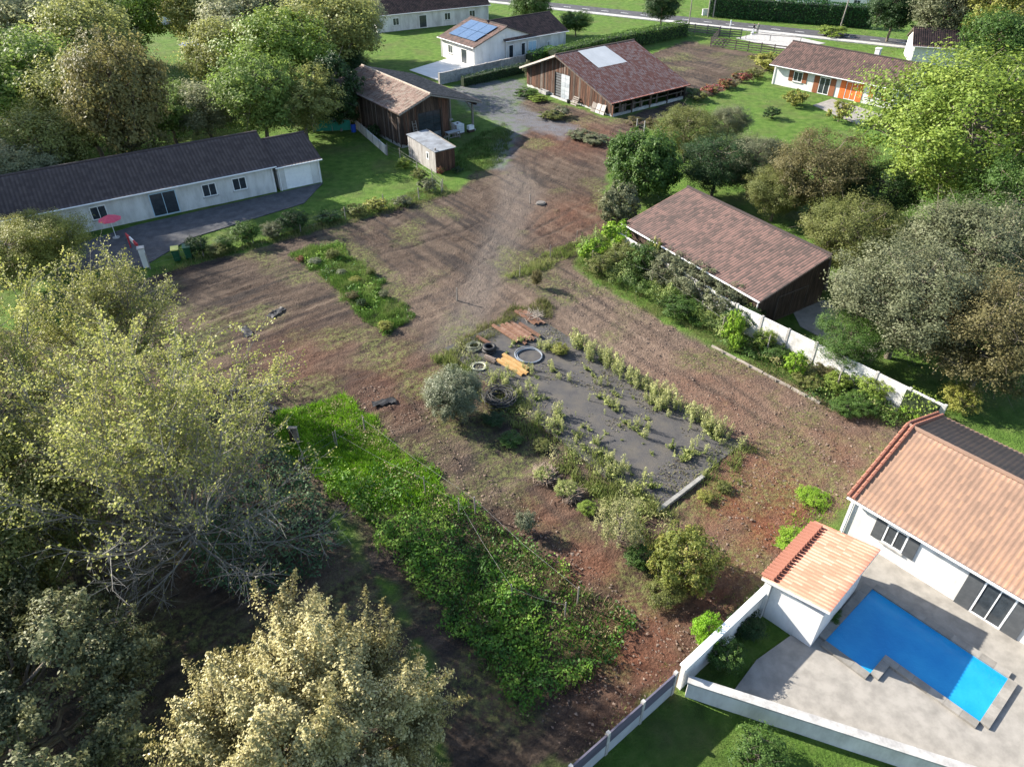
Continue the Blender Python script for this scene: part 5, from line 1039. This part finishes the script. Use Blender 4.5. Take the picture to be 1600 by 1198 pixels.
SH(838, 448, .5, 1.6, G_BROWN, 'lone small sapling on bare earth above the slab', k=1, fine=True); SH(875, 575 - 22, .7, .8, G_YEL, 'cut yellow-green branches heaped on the slab', k=2, fine=True)
SH(820, 830, .6, 1.5, G_SILV, 'pale silvery thistle clump at the track edge', k=0, fine=True)
# plants in the small flower strip
for i, (px, py, r, h, m, lb) in enumerate([(520, 405, .9, 1.3, G_OLIVE, 'tall olive weed in the flower strip, far end'), (492, 412, .8, .7, G_SILV, 'silver-grey plant in the flower strip, far left'), (470, 408, .5, .6, G_RED, 'pink flowering plant at the far left corner of the flower strip'), (535, 430, .6, .7, G_SILV, 'silver plant in the middle of the flower strip'), (555, 440, .7, .6, G_YEL, 'orange and yellow flowering plant in the flower strip'), (580, 430, .6, 1.0, G_OLIVE, 'upright olive weed at the right edge of the flower strip'), (550, 465, .8, .7, G_BROWN, 'brown dried plant in the flower strip'), (600, 465, .6, .9, G_GREY, 'grey-green weed near the lower right of the flower strip'), (603, 515, .8, .9, G_YEL, 'pale yellow weed at the near tip of the flower strip'), (565, 478, .6, .8, G_DARK, 'dark plant near the lower left of the flower strip')]): SH(px, py, r * .75, h * .7, m, lb, k=i, fine=True, name='flower_plant', cat='plant')

# --- hedges
def hedge(label, pts, w, h, mat, dens=60, leaf=.25, seed=1, name='hedge'):
    pts = [Vector((p[0], p[1], 0)) for p in pts]; o = pts[0]; t = thing(name, label, 'hedge', o); rg = np.random.default_rng(seed); P_, N_ = [], []; core = B()
    for a, b in zip(pts[:-1], pts[1:]):
        d = b - a; L = d.length; d.normalize(); n = Vector((-d.y, d.x, 0)); core.bar(a - o + Vector((0, 0, h * .46)), b - o + Vector((0, 0, h * .46)), w * .72, h * .86)
        k = int(dens * L * (w + 2 * h)); s = rg.uniform(0, L, k); q = rg.uniform(0, w + 2 * h, k)
        bul = (fbm(s * .9 + seed, q * .9, seed, 3) - .4) * .4 + rg.normal(size=k) * .06
        off = np.where(q < h, -w / 2, np.where(q < h + w, q - h - w / 2, w / 2)); z = np.where(q < h, q, np.where(q < h + w, h, 2 * h + w - q))
        nn = np.where(q < h, -1., np.where(q < h + w, 0, 1.)); up = np.where((q >= h) & (q < h + w), 1., .25)
        off = off + nn * bul; z = np.maximum(.03, z + np.where(up > .5, bul, 0))
        base = np.array(a - o)[None] + np.array(d)[None] * s[:, None] + np.array(n)[None] * off[:, None]; base[:, 2] = z; P_.append(base)
        N_.append(np.array(n)[None] * nn[:, None] + np.array([[0, 0, 1.]]) * up[:, None] + rg.normal(size=(k, 3)) * .6)
    pos = np.concatenate(P_); k = len(pos)
    cl = fbm(pos[:, 0] * 1.5, pos[:, 1] * 1.5 + pos[:, 2], seed + 5, 2)
    link('foliage', leaves_mesh('foliage', pos, leaf * rg.uniform(.6, 1.3, k), np.concatenate(N_), .5 * rg.uniform(size=k) + .5 * cl, .6, seed), t, mat)
    core.build('stems', M('hedge core', [(.012, .022, .008), (.025, .04, .015)], 3), t); return t
hedge('tall clipped dark hedge on the far side of the road', [P(1108, 25)[:2], P(1360, 44)[:2]], 2.2, 3.6, LM('conifer hedge leaves', [(.012, .045, .012), (.025, .08, .018), (.06, .14, .03)]), 26, .34, 2)
hedge('bright green hedge running from the right barn to the road fence', [P(862, 102)[:2], P(930, 84)[:2], P(1068, 56)[:2]], 2.2, 2.2, G_MID, 34, .28, 3)
hedge('young green hedge before the pale terrace house', [P(826, 104)[:2], P(862, 94)[:2]], 1.6, 1.9, LM('fresh hedge leaves', [(.04, .1, .015), (.08, .18, .025), (.15, .27, .04)]), 40, .24, 4)
hedge('dark ivy hedge at the foot of the grey stone wall', [(P(720, 132) + Vector((.3, -1, 0)))[:2], (P(818, 110) + Vector((.3, -1, 0)))[:2]], .9, 1.2, G_DARK, 50, .2, 5)
hedge('leafy creeper along the top of the tall wall corner', [(P(1420, 605, 1.9))[:2], (P(1470, 632, 1.9))[:2]], .5, 2.0, G_LIME, 60, .12, 6)

# --- weeds standing on the slab: each plant an object
def weed_proto(seed, kind):
    """kind 0 single plume, 1 branched clump of several stems, 2 low leafy rosette"""
    rg = np.random.default_rng(seed); pos, dr, nr, rn, sg = [], [], [], [], []
    stems = (1, 4, 7)[kind]
    for q in range(stems):
        bx, by = (rg.normal(size=2) * (.0, .13, .05)[kind]); hh = rg.uniform(.65, 1.) if q else 1.; hh *= (1, 1, .45)[kind]
        lx, ly = rg.normal(size=2) * (.07, .12, .3)[kind]; n = (130, 70, 22)[kind]; t_ = rg.uniform(.06, 1, n); a = rg.uniform(0, 6.283, n)
        bell = .05 + .11 * np.exp(-((t_ - .68) / .2) ** 2) + .07 * np.exp(-((t_ - .2) / .15) ** 2); rad = bell * rg.uniform(.1, 1.25, n)
        pos.append(np.stack([bx + lx * t_ + np.cos(a) * rad, by + ly * t_ + np.sin(a) * rad, t_ * hh], 1)); dr.append(np.stack([np.cos(a) * .7, np.sin(a) * .7, .35 + t_ * .9], 1))
        nr.append(np.stack([np.cos(a), np.sin(a), np.ones(n) * .5], 1) + rg.normal(size=(n, 3)) * .5); rn.append(np.clip(.15 + .6 * t_ + .35 * rg.uniform(size=n) - (.25 if kind == 2 else 0), 0, 1))
        sg.append(((bx, by, -.05), (bx + lx, by + ly, hh * .96), .012, .005))
    pos = np.concatenate(pos); n = len(pos)
    return leaves_mesh('leaves', pos, (.11, .11, .2)[kind] * rg.uniform(.5, 1.3, n), np.concatenate(nr), np.concatenate(rn), (.28, .3, .4)[kind], seed, np.concatenate(dr)), tubes_mesh('stem', sg, 4)
WP = [[weed_proto(400 + 10 * q + k, q) for k in range(3)] for q in range(3)]
rg = np.random.default_rng(77)
def slab_pt(s, t_): return (SF.lerp(SL, t_)).lerp(SR.lerp(SN, t_), s)
spots = []
cl3 = np.cumsum(rg.exponential(.012, 110)); cl3 = .26 + cl3 / cl3[-1] * .74
for s in cl3: spots.append((s + rg.normal() * .01, abs(rg.normal()) * .05 + .015, rg.uniform(.7, 1.4), 0 if rg.random() < .6 else 1, 'tall yellowish weed in the dense row along the right edge of the slab'))
cen = [(rg.uniform(.15, .75), .36 + rg.normal() * .12) for _ in range(11)]
for _ in range(66): c = cen[rg.integers(11)]; spots.append((c[0] + rg.normal() * .03, c[1] + rg.normal() * .03, rg.uniform(.3, .95), int(rg.choice([0, 1, 1, 2])), 'weed in a loose clump across the middle of the slab'))
for _ in range(64): s = rg.uniform(.2, 1.0); spots.append((s, .9 + rg.normal() * .07, rg.uniform(.4, 1.1), int(rg.choice([0, 1, 1, 2])), 'leafy weed along the left edge of the slab'))
for _ in range(44): spots.append((rg.uniform(.03, 1), rg.uniform(.08, .95), rg.uniform(.2, .6), int(rg.choice([0, 2, 2])), 'small lone weed on open asphalt of the slab'))
for _ in range(18): spots.append((.94 + rg.normal() * .04, rg.uniform(.05, .6), rg.uniform(.4, .9), int(rg.choice([0, 1, 2])), 'weed at the near end of the slab by the kerb'))
for i, (s, t_, h, kd, lab) in enumerate(spots):
    s = min(s, 1.02); t_ = max(.005, min(t_, 1.05)); p = slab_pt(s, t_)
    o = thing('weed', lab, 'weed', (p.x, p.y, .085 if t_ < .99 and s < .99 else .0), rg.uniform(0, 6.28), 'weeds: ' + lab, (h * rg.uniform(.8, 1.3),) * 2 + (h,))
    q = WP[kd][i % 3]; link('leaves', q[0], o, G_WEED); link('stem', q[1], o, BARKG)

# --- uncountable ground cover
def ragged(poly, dens, rg, gate, amp=1.5):
    cx = [p[0] for p in poly]; cy = [p[1] for p in poly]; x0, x1, y0, y1 = min(cx) - .6, max(cx) + .6, min(cy) - .6, max(cy) + .6; n = int((x1 - x0) * (y1 - y0) * dens)
    x = rg.uniform(x0, x1, n); y = rg.uniform(y0, y1, n); k = poly_sd(x, y, poly) + (fbm(x * .9, y * .9, 3, 4) - .44) * amp + rg.normal(size=n) * .12 > 0; x, y = x[k], y[k]
    if gate is not None: k = rg.uniform(size=len(x)) < gate(x, y); x, y = x[k], y[k]
    return x, y
def bramble_patch(name, label, poly, dens, hfun, leaf, mat, seed, gate=None, asp=.62):
    rg = np.random.default_rng(seed); x, y = ragged(poly, dens, rg, gate); n = len(x); H = hfun(x, y)
    sub = (vnoise(x * 1.7, y * 1.7, seed + 3)) ** 1.3; z = H * (.25 + .75 * sub) * rg.uniform(.6, 1.05, n) + .02
    e = .15; gxn = (vnoise((x + e) * 1.7, y * 1.7, seed + 3) - vnoise((x - e) * 1.7, y * 1.7, seed + 3)) / (2 * e); gyn = (vnoise(x * 1.7, (y + e) * 1.7, seed + 3) - vnoise(x * 1.7, (y - e) * 1.7, seed + 3)) / (2 * e)
    nr = np.stack([-gxn * H, -gyn * H, np.ones(n) * .8], 1) + rg.normal(size=(n, 3)) * .45
    cl = fbm(x * .8, y * .8, seed + 9, 3)
    o = link(name, leaves_mesh(name, np.stack([x, y, z], 1), leaf * rg.uniform(.6, 1.3, n), nr, np.clip(.42 * rg.uniform(size=n) + 1.5 * (cl - .5) + .36 + .15 * (z / (H + .01) - .5), 0, 1), asp, seed), None, mat)
    return tag(o, label, 'undergrowth', kind='stuff')
def grass_patch(name, label, poly, dens, h, mat, seed, gate=None, w=.035, lean=.7, hv=.6):
    rg = np.random.default_rng(seed); x, y = ragged(poly, dens, rg, gate); n = len(x); hh = h * (1 - hv + hv * 1.6 * vnoise(x * 1.5, y * 1.5, seed)) * rg.uniform(.5, 1.2, n)
    o = link(name, blades_mesh(name, x, y, hh, rg, w, lean, gz(x, y), np.clip(.5 * rg.uniform(size=n) + .5 * vnoise(x * 1.1, y * 1.1, seed + 2), 0, 1)), None, mat); return tag(o, label, 'grass', kind='stuff')
STRIP = PP((432, 655), (470, 632), (530, 622), (565, 650), (640, 720), (740, 790), (830, 860), (920, 920), (975, 965), (960, 1010), (880, 1080), (822, 1118), (760, 1060), (700, 970), (640, 905), (560, 800), (480, 720), (445, 700))
REDGE = PP((520, 622), (565, 650), (740, 790), (985, 965), (950, 1010), (870, 950), (700, 820), (560, 705), (515, 660))
cl_ = lambda a, b: (lambda x, y: np.clip((y - a) / (b - a), 0, 1))
bramble_patch('bramble_thicket', 'dense green bramble thicket filling the long strip', STRIP, 210, lambda x, y: .35 + 1.5 * np.clip(fbm(x * .55, y * .55, 4, 3) - .25, 0, 1), .15, G_BRAM, 500, lambda x, y: np.clip((29.8 - y) / 3.5, 0, 1) * np.clip(.55 + 4. * (fbm(x * .5, y * .5, 71, 3) - .42), .15, 1) * np.where(in_poly(x, y, REDGE), .25, 1))
bramble_patch('weed_mix', 'mixed yellowish weeds and leaves along the right edge of the bramble strip', STRIP, 70, lambda x, y: .55 + 0 * x, .13, LM('mixed weed leaves', [(.08, .09, .03), (.16, .17, .05), (.25, .2, .1), (.3, .28, .14)]), 505, lambda x, y: np.clip((fbm(x * .5, y * .5, 91, 3) - .38) * 4, 0, 1) * np.where(in_poly(x, y, REDGE), 1, .25), .45)
grass_patch('bright_grass', 'bright green grass at the far end of the bramble strip', STRIP, 700, .26, G_GRASS, 501, lambda x, y: np.clip((y - 25.2) / 4, 0, 1), .06, 1.6)
grass_patch('dry_grass', 'straw-coloured dry grass along the right edge of the bramble strip', STRIP, 200, .42, G_DRY, 502, lambda x, y: np.clip((fbm(x * .6, y * .6, 61, 3) - .49) * 6, 0, 1) * np.where(in_poly(x, y, REDGE), .8, .25), .03, 1.3)
grass_patch('strip_grass', 'green grass at the feet of the brambles', STRIP, 160, .3, G_BRAM, 503, None, .05)
FS = PP((462, 398), (490, 386), (528, 380), (560, 412), (602, 455), (648, 496), (600, 520), (560, 490), (510, 440))
grass_patch('flower_strip_grass', 'mixed green grass of the small flower strip', FS, 620, .34, LM('strip grass', [(.04, .095, .015), (.085, .17, .028), (.17, .24, .06), (.24, .24, .12)]), 510)
bramble_patch('flower_strip_cover', 'low leafy cover of the small flower strip', FS, 110, lambda x, y: .45 + 0 * x, .16, G_BRAM, 511, lambda x, y: np.clip((fbm(x * .6, y * .6, 33, 3) - .35) * 3, 0, 1))
WS = PP((890, 410), (915, 385), (965, 375), (1130, 480), (1480, 655), (1440, 668), (1390, 665), (1290, 640), (1180, 570), (1050, 505), (930, 440))
grass_patch('wall_strip_grass', 'rough grass under the shrubs along the white wall', WS, 160, .3, LM('rough grass', [(.07, .095, .03), (.15, .17, .055), (.28, .26, .13)]), 520)
bramble_patch('wall_strip_cover', 'leafy undergrowth along the white wall', WS, 170, lambda x, y: .9 + 0 * x, .14, G_MID, 521, lambda x, y: np.clip((fbm(x * .5, y * .5, 35, 3) - .42) * 4, 0, 1))
WS2 = PP((900, 398), (965, 370), (1060, 425), (1150, 490), (1185, 520), (1150, 540), (1060, 505), (990, 465), (930, 430))
bramble_patch('wall_thicket', 'continuous tall green thicket before the shed wall', WS2, 330, lambda x, y: .7 + 2.0 * fbm(x * .45, y * .45, 19, 3), .12, LM('thicket leaves', [(.035, .07, .018), (.08, .14, .03), (.16, .22, .06), (.28, .33, .1)], .35), 522)
WS3 = PP((1150, 500), (1480, 650), (1430, 665), (1300, 640), (1200, 570), (1150, 540))
bramble_patch('wall_creepers', 'bright green creepers and weeds before the open white wall', WS3, 190, lambda x, y: .3 + 1.3 * fbm(x * .5, y * .5, 29, 3), .12, LM('creeper leaves', [(.06, .10, .02), (.13, .2, .035), (.24, .32, .07), (.3, .28, .12)], .35), 523, lambda x, y: np.clip((fbm(x * .45, y * .45, 47, 3) - .36) * 4, 0, 1))
SE = [tuple((SL + Vector((-.9, -1.0, 0)))[:2]), tuple((SL + Vector((1.0, 0.6, 0)))[:2]), tuple((SN + Vector((.7, .6, 0)))[:2]), tuple((SN + Vector((1.4, -2.6, 0)))[:2]), tuple((SN + Vector((-.5, -2.2, 0)))[:2])]
grass_patch('slab_edge_grass', 'green and straw grass along the left edge of the slab', SE, 300, .42, LM('edge grass', [(.08, .13, .025), (.18, .22, .06), (.34, .33, .15)]), 530, lambda x, y: np.clip((fbm(x * .6, y * .6, 37, 3) - .36) * 4, 0, 1), .05)
bramble_patch('slab_edge_cover', 'leafy weeds along the left edge of the slab', SE, 150, lambda x, y: .45 + 0 * x, .12, LM('edge weed leaves', [(.06, .10, .02), (.14, .19, .04), (.26, .29, .09), (.36, .34, .16)]), 531, lambda x, y: np.clip((fbm(x * .6, y * .6, 39, 3) - .42) * 4, 0, 1), .4)
SE2 = PP((1110, 790), (1060, 830), (1030, 800), (1105, 735), (1155, 690), (1180, 700))
grass_patch('slab_end_grass', 'yellowish grass at the near end of the slab', SE2, 260, .4, MATS['edge grass'], 532, lambda x, y: np.clip((fbm(x * .7, y * .7, 45, 3) - .4) * 4, 0, 1), .05)
SE3 = PP((735, 525), (800, 480), (850, 470), (862, 500), (830, 492), (760, 530), (720, 560), (690, 570))
grass_patch('slab_far_grass', 'dry olive grass along the far edge of the slab', SE3, 240, .4, LM('olive grass', [(.07, .085, .025), (.14, .15, .05), (.25, .24, .11)]), 533, None, .05)
GB = PP((800, 432), (815, 415), (905, 372), (915, 388), (870, 410), (825, 432))
grass_patch('bank_grass', 'narrow grassy bank pointing from the wall strip to the track', GB, 260, .35, MATS['edge grass'], 534, None, .05)
DG = PP((700, 262), (740, 215), (790, 195), (800, 215), (780, 255), (745, 270))
grass_patch('barn_grass', 'shaded rough grass in front of the left barn', DG, 110, .3, LM('barn grass', [(.04, .08, .015), (.08, .13, .03), (.17, .18, .07)]), 535, None, .07)
UND = PP((300, 900), (330, 780), (400, 720), (440, 700), (480, 770), (525, 850), (500, 900), (400, 940))
bramble_patch('ivy_undergrowth', 'shaded green undergrowth below the sparse poplar', UND, 110, lambda x, y: .9 + 0 * x, .17, LM('shade undergrowth', [(.03, .07, .03), (.06, .12, .05), (.12, .19, .09)]), 540)
LN = PP((425, 640), (440, 700), (640, 960), (700, 1200), (560, 1200), (480, 900), (400, 700))
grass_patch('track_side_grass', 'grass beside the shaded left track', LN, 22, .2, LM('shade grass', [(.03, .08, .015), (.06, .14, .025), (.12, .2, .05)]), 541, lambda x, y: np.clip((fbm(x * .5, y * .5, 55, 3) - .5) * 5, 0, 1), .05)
grass_patch('plot_weeds', 'sparse grass tufts scattered over the tilled earth', EARTH, 26, .16, MATS['edge grass'], 542, lambda x, y: np.clip((fbm(x * .33, y * .33, 41, 4) - .53) * 5, 0, .8), .05, 1.)
FE = PP((240, 430), (460, 372), (655, 318), (715, 300), (680, 288), (600, 318), (460, 362), (240, 420))
grass_patch('fence_grass', 'rough grass under the yard fence', FE, 90, .35, MATS['rough grass'], 543, None, .06)
RE = PP((1330, 775), (1205, 905), (1190, 890), (1180, 830), (1250, 800), (1300, 770))
grass_patch('verge_weeds', 'green weeds against the pool house and shelter', RE, 110, .22, MATS['bright grass'], 544, lambda x, y: np.clip((fbm(x * .5, y * .5, 58, 3) - .45) * 4, 0, 1), .05)
EW = PP((1200, 925), (1062, 1055), (905, 1198), (890, 1180), (1040, 1040), (1170, 900))
grass_patch('fence_foot_grass', 'straw and green grass at the foot of the plate fence', EW, 90, .2, MATS['edge grass'], 545, lambda x, y: np.clip((fbm(x * .7, y * .7, 59, 3) - .4) * 3, 0, 1), .04)
LWN = PP((905, 1210), (1065, 1062), (1480, 1198), (1500, 1260), (900, 1260))
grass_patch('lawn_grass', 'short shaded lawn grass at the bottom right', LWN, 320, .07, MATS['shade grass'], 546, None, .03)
# clods of earth: too many to count
def clods(name, label, poly, dens, seed, mat, smax=.055):
    rg = np.random.default_rng(seed); x, y = scatter_poly(poly, dens, rg, lambda x, y: .3 + .7 * vnoise(x * .6, y * .6, seed)); n = len(x); s = rg.uniform(.03, 1, n) ** 2 * smax + .018
    base = np.array([(1, 0, 0), (-1, 0, 0), (0, 1, 0), (0, -1, 0), (0, 0, 1), (0, 0, -1)], float); v = base[None] * s[:, None, None] * rg.uniform(.6, 1.2, (n, 6, 3)) + rg.normal(size=(n, 6, 3)) * s[:, None, None] * .2
    ca, sa = np.cos(rg.uniform(0, 6.28, n)), np.sin(rg.uniform(0, 6.28, n)); vx = v[:, :, 0] * ca[:, None] - v[:, :, 1] * sa[:, None]; vy = v[:, :, 0] * sa[:, None] + v[:, :, 1] * ca[:, None]
    v = np.stack([vx + x[:, None], vy + y[:, None], v[:, :, 2] * .8 + (gz(x, y) + s * .3)[:, None]], 2)
    f = np.array([(0, 2, 4), (2, 1, 4), (1, 3, 4), (3, 0, 4)]); q = (f[None] + (np.arange(n) * 6)[:, None, None]).reshape(-1, 3)
    o = link(name, np_mesh(name, v.reshape(-1, 3), q, np.repeat(rg.uniform(size=n), 4), tris=True), None, mat); return tag(o, label, 'soil', kind='stuff')
NEAR = PP((850, 460), (900, 415), (930, 440), (1040, 505), (1290, 625), (1420, 660), (1330, 775), (1210, 905), (1062, 1050), (905, 1195), (830, 1120), (990, 965), (1100, 900), (1130, 760), (1160, 690), (1000, 570))
clods('soil_clods', 'loose clods of brown earth on the right track', NEAR, 34, 600, M('clod', [(.09, .065, .05), (.15, .105, .08), (.23, .17, .13)], 2, attr=True))
TRK = PP((560, 600), (640, 600), (700, 680), (840, 800), (950, 900), (1000, 960), (960, 960), (830, 850), (740, 780), (640, 700), (560, 640))
clods('soil_clods', 'loose clods of brown earth on the middle track', TRK, 40, 601, MATS['clod'])

# litter of small leaves, moss and grit lying on the slab
rg = np.random.default_rng(910); n = 16000; u_, v_ = rg.uniform(0, 1, n), rg.uniform(0, 1, n)
k = rg.uniform(size=n) < np.clip((fbm(u_ * 14, v_ * 6, 95, 4) - .5) * 5 + np.clip(.12 - np.minimum(np.minimum(u_, 1 - u_) * 2, np.minimum(v_, 1 - v_)), 0, 1) * 8, 0, 1); u_, v_ = u_[k], v_[k]
lx = (SF.x + (SL.x - SF.x) * v_) * (1 - u_) + (SR.x + (SN.x - SR.x) * v_) * u_; ly = (SF.y + (SL.y - SF.y) * v_) * (1 - u_) + (SR.y + (SN.y - SR.y) * v_) * u_; n = len(lx)
o = link('slab_litter', leaves_mesh('slab_litter', np.stack([lx, ly, rg.uniform(.1, .125, n)], 1), rg.uniform(.04, .15, n), rg.normal(size=(n, 3)) * .25 + np.array([0, 0, 1.]), rg.uniform(size=n), .7, 911), None, LM('litter', [(.04, .035, .03), (.09, .075, .055), (.12, .13, .05), (.16, .13, .1)], .1)); tag(o, 'scattered moss, grit and dead leaves lying on the slab', 'litter', kind='stuff')
